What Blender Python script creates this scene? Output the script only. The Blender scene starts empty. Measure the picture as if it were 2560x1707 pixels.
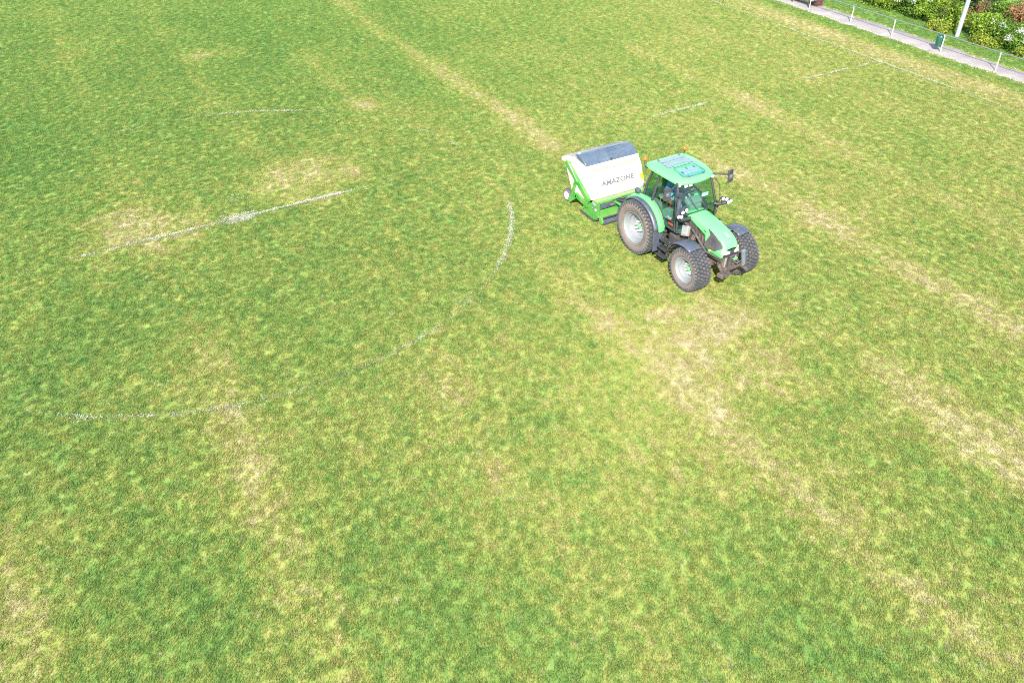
import bpy, bmesh, math, random
import numpy as np
from mathutils import Vector, Matrix

R = math.radians
random.seed(7)
rng = np.random.default_rng(11)
scene = bpy.context.scene
COL = scene.collection

# ------------------------------------------------------------------ camera, sky, sun, exposure
# world axes: x runs along the touchline, y across the pitch, origin = centre spot of the pitch
CAM = (24.515, -3.574, 12.884)
cam_d = bpy.data.cameras.new('camera')
cam_d.sensor_width = 36.0
cam_d.lens = 2041.132 / 2560.0 * 36.0
cam_d.clip_start = 0.1
cam_d.clip_end = 2500
cam = bpy.data.objects.new('camera', cam_d)
COL.objects.link(cam)
PITCH, YAW = 37.581, 59.99
cam.location = CAM
cam.rotation_euler = (R(90 - PITCH), 0, R(YAW))
scene.camera = cam

SUN_EL = 39.0
sun_dir = Vector((0.754, -0.655, 0)).normalized() * math.cos(R(SUN_EL)) + Vector((0, 0, math.sin(R(SUN_EL))))
world = bpy.data.worlds.new('World')
scene.world = world
world.use_nodes = True
wn = world.node_tree
sky = wn.nodes.new('ShaderNodeTexSky')
sky.sky_type = 'NISHITA'
sky.sun_disc = False
sky.sun_elevation = R(SUN_EL)
sky.sun_rotation = math.atan2(sun_dir.x, sun_dir.y)
sky.air_density = 1.2
sky.dust_density = 1.5
bg = wn.nodes['Background']
wn.links.new(sky.outputs['Color'], bg.inputs['Color'])
bg.inputs['Strength'].default_value = 0.14

sun_d = bpy.data.lights.new('sun', 'SUN')
sun_d.energy = 4.2
sun_d.angle = R(0.55)
sun_d.color = (1.0, 0.95, 0.87)
sun = bpy.data.objects.new('sun', sun_d)
COL.objects.link(sun)
sun.location = (30, -25, 40)
sun.rotation_euler = (-sun_dir).to_track_quat('-Z', 'Y').to_euler()

vs = scene.view_settings
vs.view_transform = 'Standard'
vs.look = 'None'
vs.exposure = 1.40
vs.gamma = 1.0
vs.use_curve_mapping = False
scene.cycles.use_denoising = False     # the grass keeps its own fine grain
scene.cycles.filter_width = 1.15
scene.cycles.max_bounces = 8
scene.cycles.transparent_max_bounces = 12

# ------------------------------------------------------------------ helpers
def tag(o, label=None, cat=None, group=None, kind=None):
    if label: o['label'] = label
    if cat: o['category'] = cat
    if group: o['group'] = group
    if kind: o['kind'] = kind
    return o

def empty(name, loc, label, cat, group=None):
    o = bpy.data.objects.new(name, None)
    o.empty_display_size = 0.3
    o.location = loc
    COL.objects.link(o)
    return tag(o, label, cat, group)

class MB:
    """collects polygons and links them as one mesh object"""
    def __init__(s):
        s.v = []; s.f = []; s.m = []
    def add(s, vs_, fs, mi=0):
        b = len(s.v)
        s.v += [tuple(p) for p in vs_]
        for f in fs:
            s.f.append([b + i for i in f]); s.m.append(mi)
        return s
    def box(s, c, d, rot=None, mi=0, taper=None):
        h = [x / 2 for x in d]
        P = []
        for z in (-1, 1):
            k = 1 if (taper is None or z < 0) else taper
            for x, y in ((-1, -1), (1, -1), (1, 1), (-1, 1)):
                p = Vector((x * h[0] * k, y * h[1] * k, z * h[2]))
                if rot is not None: p = rot @ p
                P.append(p + Vector(c))
        return s.add(P, [(3, 2, 1, 0), (4, 5, 6, 7), (0, 1, 5, 4), (1, 2, 6, 5), (2, 3, 7, 6), (3, 0, 4, 7)], mi)
    def prism(s, poly, y0, y1, mi=0, ax='y'):
        n = len(poly)
        def pt(a, b, w):
            return (a, w, b) if ax == 'y' else ((w, a, b) if ax == 'x' else (a, b, w))
        P = [pt(a, b, y0) for a, b in poly] + [pt(a, b, y1) for a, b in poly]
        F = [tuple(range(n))[::-1], tuple(range(n, 2 * n))]
        F += [(i, (i + 1) % n, n + (i + 1) % n, n + i) for i in range(n)]
        return s.add(P, F, mi)
    def tube(s, path, r, n=8, mi=0):
        path = [Vector(p) for p in path]
        rs = r if isinstance(r, (list, tuple)) else [r] * len(path)
        rings = []; up = None
        for i, p in enumerate(path):
            d = (path[min(i + 1, len(path) - 1)] - path[max(i - 1, 0)]).normalized()
            if up is None:
                up = Vector((0, 0, 1)) if abs(d.z) < 0.9 else Vector((1, 0, 0))
            a = d.cross(up).normalized(); b = a.cross(d).normalized(); up = b
            rings.append([p + (a * math.cos(2 * math.pi * k / n) + b * math.sin(2 * math.pi * k / n)) * rs[i] for k in range(n)])
        return s.rings(rings, mi=mi)
    def rings(s, rings, mi=0, caps=True, closed=True):
        n = len(rings[0]); P = [p for r in rings for p in r]; F = []
        for i in range(len(rings) - 1):
            for k in range(n if closed else n - 1):
                k2 = (k + 1) % n
                F.append((i * n + k, i * n + k2, (i + 1) * n + k2, (i + 1) * n + k))
        if caps and closed:
            F.append(tuple(range(n))[::-1]); F.append(tuple((len(rings) - 1) * n + k for k in range(n)))
        return s.add(P, F, mi)
    def lathe(s, prof, c=(0, 0, 0), ax='y', n=32, mis=None):
        """prof = [(radius, height along axis)]; mis = material index per span"""
        base = len(s.v)
        for r, h in prof:
            for k in range(n):
                a = 2 * math.pi * k / n
                u, w = max(r, 1e-4) * math.cos(a), max(r, 1e-4) * math.sin(a)
                p = {'y': (u, h, w), 'z': (u, w, h), 'x': (h, u, w)}[ax]
                s.v.append((c[0] + p[0], c[1] + p[1], c[2] + p[2]))
        for i in range(len(prof) - 1):
            for k in range(n):
                k2 = (k + 1) % n
                s.f.append([base + i * n + k, base + i * n + k2, base + (i + 1) * n + k2, base + (i + 1) * n + k])
                s.m.append(mis[i] if mis else 0)
        return s
    def build(s, name, mats, parent=None, smooth=None, bevel=0, solid=0, loc=(0, 0, 0), off=0):
        me = bpy.data.meshes.new(name)
        me.from_pydata(s.v, [], s.f)
        mats = mats if isinstance(mats, (list, tuple)) else [mats]
        for m in mats: me.materials.append(m)
        if len(mats) > 1: me.polygons.foreach_set('material_index', s.m)
        bm = bmesh.new(); bm.from_mesh(me)
        bmesh.ops.remove_doubles(bm, verts=bm.verts, dist=1e-5)
        bmesh.ops.recalc_face_normals(bm, faces=bm.faces)
        bm.to_mesh(me); bm.free()
        o = bpy.data.objects.new(name, me)
        COL.objects.link(o)
        o.location = loc
        if parent: o.parent = parent
        if solid:
            md = o.modifiers.new('thickness', 'SOLIDIFY'); md.thickness = solid; md.offset = off
        if bevel:
            md = o.modifiers.new('bevel', 'BEVEL'); md.width = bevel; md.segments = 2; md.limit_method = 'ANGLE'; md.angle_limit = R(35)
        if smooth:
            me.shade_smooth(); me.set_sharp_from_angle(angle=R(smooth))
        return o

def RX(a): return Matrix.Rotation(R(a), 3, 'X')
def RY(a): return Matrix.Rotation(R(a), 3, 'Y')
def RZ(a): return Matrix.Rotation(R(a), 3, 'Z')

# ------------------------------------------------------------------ materials
M = {}
def mat(name, col, rough=0.5, metal=0.0, dirt=0.0, dirtcol=(0.22, 0.17, 0.12), var=0.12, scale=14.0, spec=0.5, coat=0.0):
    m = bpy.data.materials.new(name); m.use_nodes = True
    nt = m.node_tree; p = nt.nodes['Principled BSDF']
    p.inputs['Roughness'].default_value = rough
    p.inputs['Metallic'].default_value = metal
    p.inputs['Specular IOR Level'].default_value = spec
    p.inputs['Coat Weight'].default_value = coat
    tc = nt.nodes.new('ShaderNodeTexCoord')
    n1 = nt.nodes.new('ShaderNodeTexNoise'); n1.inputs['Scale'].default_value = scale; n1.inputs['Detail'].default_value = 5
    nt.links.new(tc.outputs['Object'], n1.inputs['Vector'])
    mr = nt.nodes.new('ShaderNodeMapRange')
    mr.inputs['From Min'].default_value = 0.3; mr.inputs['From Max'].default_value = 0.7
    mr.inputs['To Min'].default_value = 1 - var; mr.inputs['To Max'].default_value = 1 + var
    nt.links.new(n1.outputs['Fac'], mr.inputs['Value'])
    mul = nt.nodes.new('ShaderNodeMix'); mul.data_type = 'RGBA'; mul.blend_type = 'MULTIPLY'
    mul.inputs['Factor'].default_value = 1.0
    mul.inputs['A'].default_value = (*col, 1)
    nt.links.new(mr.outputs['Result'], mul.inputs['B'])
    out = mul.outputs['Result']
    if dirt > 0:
        n2 = nt.nodes.new('ShaderNodeTexNoise'); n2.inputs['Scale'].default_value = scale * 0.33; n2.inputs['Detail'].default_value = 7; n2.inputs['Roughness'].default_value = 0.65
        nt.links.new(tc.outputs['Object'], n2.inputs['Vector'])
        m2 = nt.nodes.new('ShaderNodeMapRange')
        m2.inputs['From Min'].default_value = 0.35; m2.inputs['From Max'].default_value = 0.68
        m2.inputs['To Min'].default_value = 0.0; m2.inputs['To Max'].default_value = dirt
        nt.links.new(n2.outputs['Fac'], m2.inputs['Value'])
        mx = nt.nodes.new('ShaderNodeMix'); mx.data_type = 'RGBA'
        mx.inputs['B'].default_value = (*dirtcol, 1)
        nt.links.new(m2.outputs['Result'], mx.inputs['Factor'])
        nt.links.new(out, mx.inputs['A'])
        out = mx.outputs['Result']
    nt.links.new(out, p.inputs['Base Color'])
    M[name] = m
    return m

mat('green_paint', (0.115, 0.58, 0.16), 0.30, dirt=0.10, dirtcol=(0.35, 0.36, 0.24), var=0.05, scale=5, coat=0.4)
mat('mower_green', (0.022, 0.22, 0.024), 0.45, dirt=0.35, dirtcol=(0.32, 0.30, 0.14), var=0.1, scale=7)
mat('cream_paint', (0.66, 0.60, 0.48), 0.45, dirt=0.12, dirtcol=(0.5, 0.42, 0.28), var=0.03, scale=4)
mat('black_plastic', (0.022, 0.025, 0.033), 0.5, dirt=0.25, dirtcol=(0.13, 0.12, 0.11), var=0.2)
mat('fender_plastic', (0.042, 0.055, 0.085), 0.42, dirt=0.35, dirtcol=(0.15, 0.15, 0.15), var=0.15)
mat('lid_plastic', (0.045, 0.075, 0.12), 0.17, dirt=0.30, dirtcol=(0.25, 0.26, 0.27), var=0.15, scale=4)
mat('tread_rubber', (0.042, 0.046, 0.055), 0.7, dirt=0.5, dirtcol=(0.11, 0.105, 0.105), var=0.25, scale=16)
mat('groove_rubber', (0.024, 0.022, 0.021), 0.9, dirt=0.6, dirtcol=(0.09, 0.07, 0.055), var=0.2)
mat('sidewall_rubber', (0.12, 0.10, 0.092), 0.8, dirt=0.55, dirtcol=(0.20, 0.165, 0.14), var=0.15, scale=9)
mat('rim_paint', (0.215, 0.235, 0.25), 0.38, metal=0.15, dirt=0.15, dirtcol=(0.3, 0.27, 0.24), var=0.06, scale=6)
mat('white_paint', (0.8, 0.8, 0.78), 0.4, var=0.03)
mat('chrome_lens', (0.85, 0.86, 0.88), 0.12, metal=0.6, var=0.03)
mat('dirty_iron', (0.045, 0.038, 0.034), 0.75, dirt=0.7, dirtcol=(0.17, 0.125, 0.095), var=0.3, scale=12)
mat('dark_iron', (0.035, 0.036, 0.038), 0.6, dirt=0.4, dirtcol=(0.16, 0.13, 0.11), var=0.3, scale=12)
mat('grey_steel', (0.28, 0.29, 0.30), 0.45, metal=0.3, dirt=0.3, dirtcol=(0.25, 0.22, 0.19), var=0.12)
mat('galvanised', (0.25, 0.28, 0.27), 0.5, metal=0.25, dirt=0.2, dirtcol=(0.3, 0.33, 0.3), var=0.12, scale=9)
mat('mast_paint', (0.29, 0.335, 0.35), 0.45, metal=0.1, dirt=0.25, dirtcol=(0.4, 0.42, 0.38), var=0.08, scale=4)
mat('grille_mesh', (0.035, 0.036, 0.04), 0.5, dirt=0.55, dirtcol=(0.15, 0.14, 0.135), var=0.3, scale=9)
mat('amber', (0.50, 0.12, 0.008), 0.2, var=0.1)
mat('orange_plastic', (0.65, 0.2, 0.04), 0.4, var=0.1)
mat('red_plastic', (0.55, 0.03, 0.03), 0.35, var=0.1)
mat('yellow_sticker', (0.85, 0.72, 0.02), 0.5, var=0.05)
mat('seat_fabric', (0.03, 0.04, 0.04), 0.8, var=0.2)
mat('console_grey', (0.17, 0.20, 0.19), 0.55, var=0.1)
mat('cab_interior', (0.045, 0.075, 0.065), 0.7, var=0.2)
mat('roof_panel', (0.15, 0.205, 0.22), 0.3, dirt=0.3, dirtcol=(0.35, 0.4, 0.36), var=0.06, scale=5)
mat('sky_reflection_pane', (0.33, 0.34, 0.37), 0.5, var=0.05)
mat('rail_grey', (0.13, 0.165, 0.155), 0.5, metal=.2, dirt=.3, dirtcol=(.2,.22,.18), var=.12)
mat('post_white', (0.40, 0.385, 0.365), 0.6, dirt=.3, dirtcol=(.3,.28,.24), var=.1)
mat('lettering_ink', (0.12, 0.12, 0.14), 0.5, var=0.1)
mat('grey_ink', (0.5, 0.46, 0.36), 0.5, var=0.1)
mat('rubber_seal', (0.03, 0.035, 0.04), 0.6, var=0.1)
mat('seam_ochre', (0.36, 0.26, 0.11), 0.7, var=0.2)
mat('chute_grey', (0.21, 0.195, 0.185), 0.6, dirt=0.3, dirtcol=(0.4, 0.36, 0.3), var=0.12, scale=6)
mat('bin_green', (0.012, 0.085, 0.055), 0.35, dirt=0.15, dirtcol=(0.1, 0.15, 0.12), var=0.1, scale=8)
mat('red_wood', (0.10, 0.035, 0.035), 0.7, var=0.2)
mat('skin', (0.5, 0.29, 0.2), 0.5, var=0.05)
mat('blue_cloth', (0.05, 0.17, 0.42), 0.8, var=0.15)
mat('jeans', (0.26, 0.38, 0.48), 0.8, var=0.15)
mat('hair', (0.05, 0.035, 0.02), 0.7, var=0.2)
mat('shoe', (0.03, 0.028, 0.025), 0.6, var=0.2)
mat('bark', (0.11, 0.085, 0.06), 0.85, var=0.25)
mat('worn_chalk', (0.31, 0.335, 0.245), 0.9, dirt=0.4, dirtcol=(0.24, 0.27, 0.14), var=0.15, scale=6)
mat('chalk', (0.38, 0.395, 0.335), 0.9, dirt=0.4, dirtcol=(0.30, 0.32, 0.2), var=0.1, scale=6)

def glass(name, tint, refl=0.5):
    m = bpy.data.materials.new(name); m.use_nodes = True
    nt = m.node_tree; nt.nodes.remove(nt.nodes['Principled BSDF'])
    out = nt.nodes['Material Output']
    t = nt.nodes.new('ShaderNodeBsdfTransparent'); t.inputs['Color'].default_value = (*tint, 1)
    g = nt.nodes.new('ShaderNodeBsdfGlossy'); g.inputs['Roughness'].default_value = 0.03
    ge = nt.nodes.new('ShaderNodeNewGeometry')
    dt = nt.nodes.new('ShaderNodeVectorMath'); dt.operation = 'DOT_PRODUCT'
    nt.links.new(ge.outputs['Normal'], dt.inputs[0]); nt.links.new(ge.outputs['Incoming'], dt.inputs[1])
    def mth(op, a, b, c=None):
        n = nt.nodes.new('ShaderNodeMath'); n.operation = op
        for q, x in enumerate((a, b, c)):
            if x is None: continue
            if isinstance(x, (int, float)): n.inputs[q].default_value = x
            else: nt.links.new(x, n.inputs[q])
        return n
    mu = mth('MULTIPLY_ADD', mth('POWER', mth('SUBTRACT', 1.0, mth('ABSOLUTE', dt.outputs['Value'], 0).outputs[0]).outputs[0], 4.0).outputs[0], .8 * refl, .05 * refl)
    mx = nt.nodes.new('ShaderNodeMixShader')
    nt.links.new(mu.outputs[0], mx.inputs[0]); nt.links.new(t.outputs[0], mx.inputs[1]); nt.links.new(g.outputs[0], mx.inputs[2])
    nt.links.new(mx.outputs[0], out.inputs['Surface'])
    M[name] = m
glass('cab_glass', (0.54, 0.80, 0.72), 1.2)
glass('hatch_glass', (0.80, 0.92, 0.92), 1.5)
glass('clear_lens', (0.92, 0.95, 0.95), 1.0)

def turf_material(name, attr_type, blades):
    """grass colour: one field of greens, yellow-greens and straw over the pitch, driven by the
    dryness-and-light attribute and by noise in metres; shared by the soil sheet and the blades"""
    m = bpy.data.materials.new(name); m.use_nodes = True
    nt = m.node_tree; N = nt.nodes; L = nt.links
    p = N['Principled BSDF']; out = N['Material Output']
    geo = N.new('ShaderNodeNewGeometry')
    mp = N.new('ShaderNodeMapping'); mp.inputs['Scale'].default_value = (0.72, 1.0, 0.0)
    L.new(geo.outputs['Position'], mp.inputs['Vector'])
    def noise(scale, detail, rough, off):
        n = N.new('ShaderNodeTexNoise'); n.noise_dimensions = '3D'
        n.inputs['Scale'].default_value = scale; n.inputs['Detail'].default_value = detail; n.inputs['Roughness'].default_value = rough
        a = N.new('ShaderNodeVectorMath'); a.operation = 'ADD'; a.inputs[1].default_value = (off, off * 1.7, off * 0.3)
        L.new(mp.outputs[0], a.inputs[0]); L.new(a.outputs[0], n.inputs['Vector'])
        return n.outputs['Fac']
    def attr(nm):
        a = N.new('ShaderNodeAttribute'); a.attribute_type = attr_type; a.attribute_name = nm
        return a.outputs['Fac']
    def math_(op, a, b, c=None):
        n = N.new('ShaderNodeMath'); n.operation = op
        for i, x in enumerate((a, b, c)):
            if x is None: continue
            if isinstance(x, (int, float)): n.inputs[i].default_value = x
            else: L.new(x, n.inputs[i])
        return n.outputs[0]
    nA = noise(2.3, 4.0, 0.6, 3.0)      # clumps of 20-60 cm
    nB = noise(0.33, 3.0, 0.5, 17.0)    # metres
    nC = noise(8.5, 2.0, 0.5, 41.0)     # tufts of 10 cm
    nD = noise(1.5, 5.0, 0.65, 71.0)    # hue
    t = math_('MULTIPLY_ADD', math_('SUBTRACT', nA, 0.5), 0.80, 0.50)
    t = math_('ADD', t, math_('MULTIPLY', math_('SUBTRACT', nB, 0.5), 0.38))
    t = math_('ADD', t, math_('MULTIPLY', math_('SUBTRACT', nC, 0.5), 0.70))
    t = math_('ADD', t, math_('MULTIPLY', math_('MINIMUM', attr('dry_light'), 1.0), 0.37))
    t = math_('SUBTRACT', t, math_('MULTIPLY', attr('lush'), 0.22))
    if blades:
        r = N.new('ShaderNodeAttribute'); r.attribute_type = 'GEOMETRY'; r.attribute_name = 'blade_tone'
        t = math_('ADD', t, math_('MULTIPLY', math_('SUBTRACT', r.outputs['Fac'], 0.5), 0.40))
    ramp = N.new('ShaderNodeValToRGB')
    el = ramp.color_ramp.elements
    stops = [(0.0, (0.056, 0.130, 0.030)), (0.22, (0.086, 0.168, 0.030)), (0.45, (0.142, 0.216, 0.037)),
             (0.66, (0.232, 0.260, 0.048)), (0.85, (0.285, 0.260, 0.085)), (1.0, (0.345, 0.297, 0.155))]
    while len(el) < len(stops): el.new(0.5)
    for e, (pos, c) in zip(el, stops):
        e.position = pos; e.color = (*c, 1)
    L.new(t, ramp.inputs[0])
    # flecks of bleached dead grass, 5-15 cm
    nE = noise(5.2, 3.0, 0.62, 93.0)
    fl = N.new('ShaderNodeMapRange'); fl.interpolation_type = 'SMOOTHSTEP'
    fl.inputs['From Min'].default_value = 0.61; fl.inputs['From Max'].default_value = 0.78; fl.inputs['To Max'].default_value = 0.6
    L.new(math_('ADD', nE, math_('MULTIPLY', attr('dry_light'), 0.07)), fl.inputs['Value'])
    dead = N.new('ShaderNodeMix'); dead.data_type = 'RGBA'; dead.inputs['B'].default_value = (0.37, 0.315, 0.19, 1)
    L.new(fl.outputs['Result'], dead.inputs['Factor']); L.new(ramp.outputs[0], dead.inputs['A'])
    fresh = N.new('ShaderNodeMix'); fresh.data_type = 'RGBA'; fresh.inputs['B'].default_value = (0.095, 0.215, 0.026, 1)
    L.new(math_('MULTIPLY', attr('lush'), 0.34), fresh.inputs['Factor']); L.new(dead.outputs['Result'], fresh.inputs['A'])
    hs = N.new('ShaderNodeHueSaturation')
    L.new(fresh.outputs['Result'], hs.inputs['Color'])
    L.new(math_('MULTIPLY_ADD', math_('SUBTRACT', nD, 0.5), 0.07, 0.5), hs.inputs['Hue'])
    hs.inputs['Saturation'].default_value = 0.93
    if blades:
        r2 = N.new('ShaderNodeAttribute'); r2.attribute_type = 'GEOMETRY'; r2.attribute_name = 'blade_value'
        L.new(r2.outputs['Fac'], hs.inputs['Value'])
    else:
        hs.inputs['Value'].default_value = 1.12
    L.new(hs.outputs[0], p.inputs['Base Color'])
    p.inputs['Roughness'].default_value = 0.55 if blades else 0.9
    p.inputs['Specular IOR Level'].default_value = 0.25 if blades else 0.05
    if blades:
        tr = N.new('ShaderNodeBsdfTranslucent'); L.new(hs.outputs[0], tr.inputs['Color'])
        mx = N.new('ShaderNodeMixShader'); mx.inputs[0].default_value = 0.42
        L.new(p.outputs[0], mx.inputs[1]); L.new(tr.outputs[0], mx.inputs[2])
        L.new(mx.outputs[0], out.inputs['Surface'])
    M[name] = m
turf_material('turf_soil', 'GEOMETRY', False)
turf_material('turf_blade', 'INSTANCER', True)

# ------------------------------------------------------------------ the ground
_grids = {}
def vnoise(x, y, cell, seed):
    if seed not in _grids: _grids[seed] = np.random.default_rng(seed).random((256, 256))
    g = _grids[seed]
    u, v = np.asarray(x) / cell, np.asarray(y) / cell
    i, j = np.floor(u).astype(int), np.floor(v).astype(int)
    fu, fv = u - i, v - j
    fu = fu * fu * (3 - 2 * fu); fv = fv * fv * (3 - 2 * fv)
    G = lambda a, b: g[a % 256, b % 256]
    return (G(i, j) * (1 - fu) + G(i + 1, j) * fu) * (1 - fv) + (G(i, j + 1) * (1 - fu) + G(i + 1, j + 1) * fu) * fv

def path_edges(x):
    lo = 33.50 + 0.14 * (vnoise(x, x * 0, 0.4, 1) - 0.5) + 0.14 * (vnoise(x, x * 0, 1.7, 2) - 0.5)
    hi = 34.85 + 0.22 * (vnoise(x, x * 0, 0.4, 3) - 0.5) + 0.30 * (vnoise(x, x * 0, 1.9, 4) - 0.5)
    return lo, hi

def gauss(d, s): return np.exp(-0.5 * (d / s) ** 2)

def dry_light_field(x, y):
    """worn and dried-out turf: five tramlines along the pitch plus the worn patches, with a lighter right side painted in"""
    d = np.zeros_like(x)
    # tramlines every 4.7 m, each with its own worn stretches (x0, x1, strength)
    lines = {-7.0: [(10, 22, .5)], -2.35: [(6, 20, .55), (-30, 2, .35)],
             7.4: [(5.5, 15, .55), (14.5, 26, .70), (-30, -6, .30)], 12.1: [(-40, 1.5, .9), (15, 26, .95)],
             16.6: [(3, 20, .72)], 21.4: [(-8, 9, .55), (9, 18, .35)], 26.1: [(-25, 16, .22)], 2.4: [(-30, 1, .25), (9, 20, .25)]}
    for yk, segs in lines.items():
        w = 0.19 + 0.22 * vnoise(x, y * 0 + yk, 2.3, 21) + .14 * (y > 9) / (1 + np.exp(-(x - 6) * .8))
        wob = 0.35 * (vnoise(x, y * 0 + yk, 3.1, 22) - 0.5)
        for x0, x1, st in segs:
            ends = 1 / (1 + np.exp(-(x - x0) * 1.5)) / (1 + np.exp((x - x1) * 1.5))
            brk = np.clip(0.55 + 0.75 * vnoise(x, y * 0 + yk * 3, 1.6, 23), 0, 1.15)
            d += .80 * st * ends * brk * gauss(y - yk - wob, w)
            d += 0.16 * st * ends * gauss(y - yk - wob, .8)
    # patches: x, y, rx, ry, strength
    pts = [(12.6, 9.1, 2.2, 1.9, 1.0), (11.0, 8.6, .6, 1.0, .55), (14.4, 7.5, 1.0, .6, .55), (14.4, 10.2, .9, .9, .25), (11.8, 10.4, .8, .4, .25),
           (-16.6, 2.9, 1.0, .7, 1.2), (-16.4, 4.4, 1.3, .9, .6), (-7.2, 7.6, .85, .7, 1.4), (-1.9, 3.2, 1.9, 1.8, 1.5),
           (-.9, -2.6, 1.7, 1.8, 1.5), (-.8, -1.0, .9, .9, .6), (-10.2, 2.0, 1.0, .8, .5), (-0.1, .25, .5, .55, .85), (10.5, 2.6, 1.1, .8, .42),
           (13.7, 2.2, .9, .8, .3), (-10.1, 7.2, 1.0, .7, .45), (-13.9, 7.4, 1.4, .8, .4), (.4, 21.9, 1.1, .5, .5), (18.6, 12.4, 2.0, 1.0, .75),
           (6.5, -1.8, 1.2, .8, .25), (13.0, -7.0, 2.2, .8, .3), (14.6, 16.6, 1.8, .6, .35), (4.6, 16.0, 1.8, .8, .35), (11, -2.3, 2.5, .9, .2), (19, 7.2, 2.2, .9, .2)]
    for px, py, rx, ry, st in pts:
        q = np.hypot((x - px) / rx, (y - py) / ry) + 0.9 * (vnoise(x, y, .55, 31) - .5) + .5 * (vnoise(x, y, 1.3, 32) - .5)
        d += .72 * st * np.clip(1.25 - q, 0, 1)
    # far right half: yellower turf, plus the sun-angle lightening put into its colour; a dried-out belt runs outside the touchline
    d += 0.28 / (1 + np.exp(-(y - 9 + 0.35 * x) * 0.16))
    d += 0.45 * gauss(y - 34.95, .13) + 0.75 * gauss(y - 31.45, .62) * np.clip(.55 + .7 * vnoise(x, y, 1.2, 33), 0, 1.2)
    d += 0.12 * (vnoise(x, y, 3.0, 34) - .5)
    return np.clip(d, 0, 1.5)

def lush_field(x, y):
    l = 0.9 * gauss(y - 33.0, .45) + 1.1 * ((y > 34.9) & (y < 60))
    l = l + .45 / (1 + np.exp((x + .3 * y + 5) * .25)) * (y < 32)
    for px, py, rx, ry, st in [(7.3, 0.2, 2.5, 1.4, .4), (3.2, -4.5, 2.5, 1.5, .35), (19.8, 9.8, 1.8, 1.4, .4), (20, 5.4, 2, 1.2, .4), (13, -4.5, 3, 1.2, .4),
                               (17, 0, 3, 1.6, .35), (-19.7, 6.9, 6, 2.6, .45), (-9, -5, 6, 2, .3), (-8, 10.3, 8, .9, .35), (4.5, 7.5, 2, 1.5, .2), (-12, 13.8, 8, .8, .25)]:
        l += st * gauss(np.hypot((x - px) / rx, (y - py) / ry), .8)
    return np.clip(l, 0, 1.6)

step = 0.22
xs = np.concatenate([[-900, -300, -120, -60], np.arange(-40, 30, step), [40, 80, 250, 900]])
ys = np.concatenate([[-900, -300, -90, -30], np.arange(-14, 50, step), [60, 90, 300, 900]])
GX, GY = np.meshgrid(xs, ys)
gx, gy = GX.ravel(), GY.ravel()
core = (np.abs(gx + 5) < 36) & (gy > -15) & (gy < 52)
gz = np.where(core, 0.03 * (vnoise(gx, gy, 1.4, 51) - .5) + 0.04 * (vnoise(gx, gy, 4.5, 52) - .5), 0.0)
gz = np.where((gy > 32.9) & (gy < 35.6), 0.0, gz)
near_t = np.exp(-(((gx - 7.0) / 4.5) ** 2 + ((gy - 11.2) / 2.2) ** 2) ** 2)
gz = gz * (1 - near_t)
nx, ny = len(xs), len(ys)
idx = np.arange(nx * ny).reshape(ny, nx)
quads = np.stack([idx[:-1, :-1], idx[:-1, 1:], idx[1:, 1:], idx[1:, :-1]], -1).reshape(-1, 4)
gme = bpy.data.meshes.new('ground')
gme.vertices.add(nx * ny); gme.vertices.foreach_set('co', np.stack([gx, gy, gz], 1).astype(np.float32).ravel())
gme.loops.add(quads.size); gme.loops.foreach_set('vertex_index', quads.ravel().astype(np.int32))
gme.polygons.add(len(quads)); gme.polygons.foreach_set('loop_start', np.arange(0, quads.size, 4, dtype=np.int32))
gme.update(calc_edges=True)
gme.shade_smooth()
dry_light, lush = dry_light_field(gx, gy), lush_field(gx, gy)
# where blades grow: everything this camera (or one a few steps away) can see, path excepted
def seen(x, y, z, margin):
    fx, fy = -math.sin(R(YAW)), math.cos(R(YAW)); rx, ry = math.cos(R(YAW)), math.sin(R(YAW))
    dx, dy, dz = x - CAM[0], y - CAM[1], z - CAM[2]
    a = dx * rx + dy * ry; f = dx * fx + dy * fy
    fw = f * math.cos(R(PITCH)) - dz * math.sin(R(PITCH)); up = f * math.sin(R(PITCH)) + dz * math.cos(R(PITCH))
    fw = np.maximum(fw, .1)
    return (np.abs(a / fw) < 1280 / 2041.1 * (1 + margin)) & (np.abs(up / fw) < 853.5 / 2041.1 * (1 + margin))
lo, hi = path_edges(gx)
dist = np.hypot(gx - CAM[0], gy - CAM[1])
dens = np.where(seen(gx, gy, gz, 0.16), 1.0, 0.0) * np.interp(dist, [12, 30, 55], [125, 95, 60])
dens = np.where((gy > lo + 0.03) & (gy < hi - 0.05), 0, dens)
dens = np.where(gy > 38.5, 0, dens) * np.clip(1.08 - 0.22 * dry_light, .65, 1)
for nm, arr in (('dry_light', dry_light), ('lush', lush), ('density', dens)):
    at = gme.attributes.new(nm, 'FLOAT', 'POINT'); at.data.foreach_set('value', arr.astype(np.float32))
gme.materials.append(M['turf_soil'])
ground = bpy.data.objects.new('ground', gme); COL.objects.link(ground)
tag(ground, kind='structure')

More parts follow.
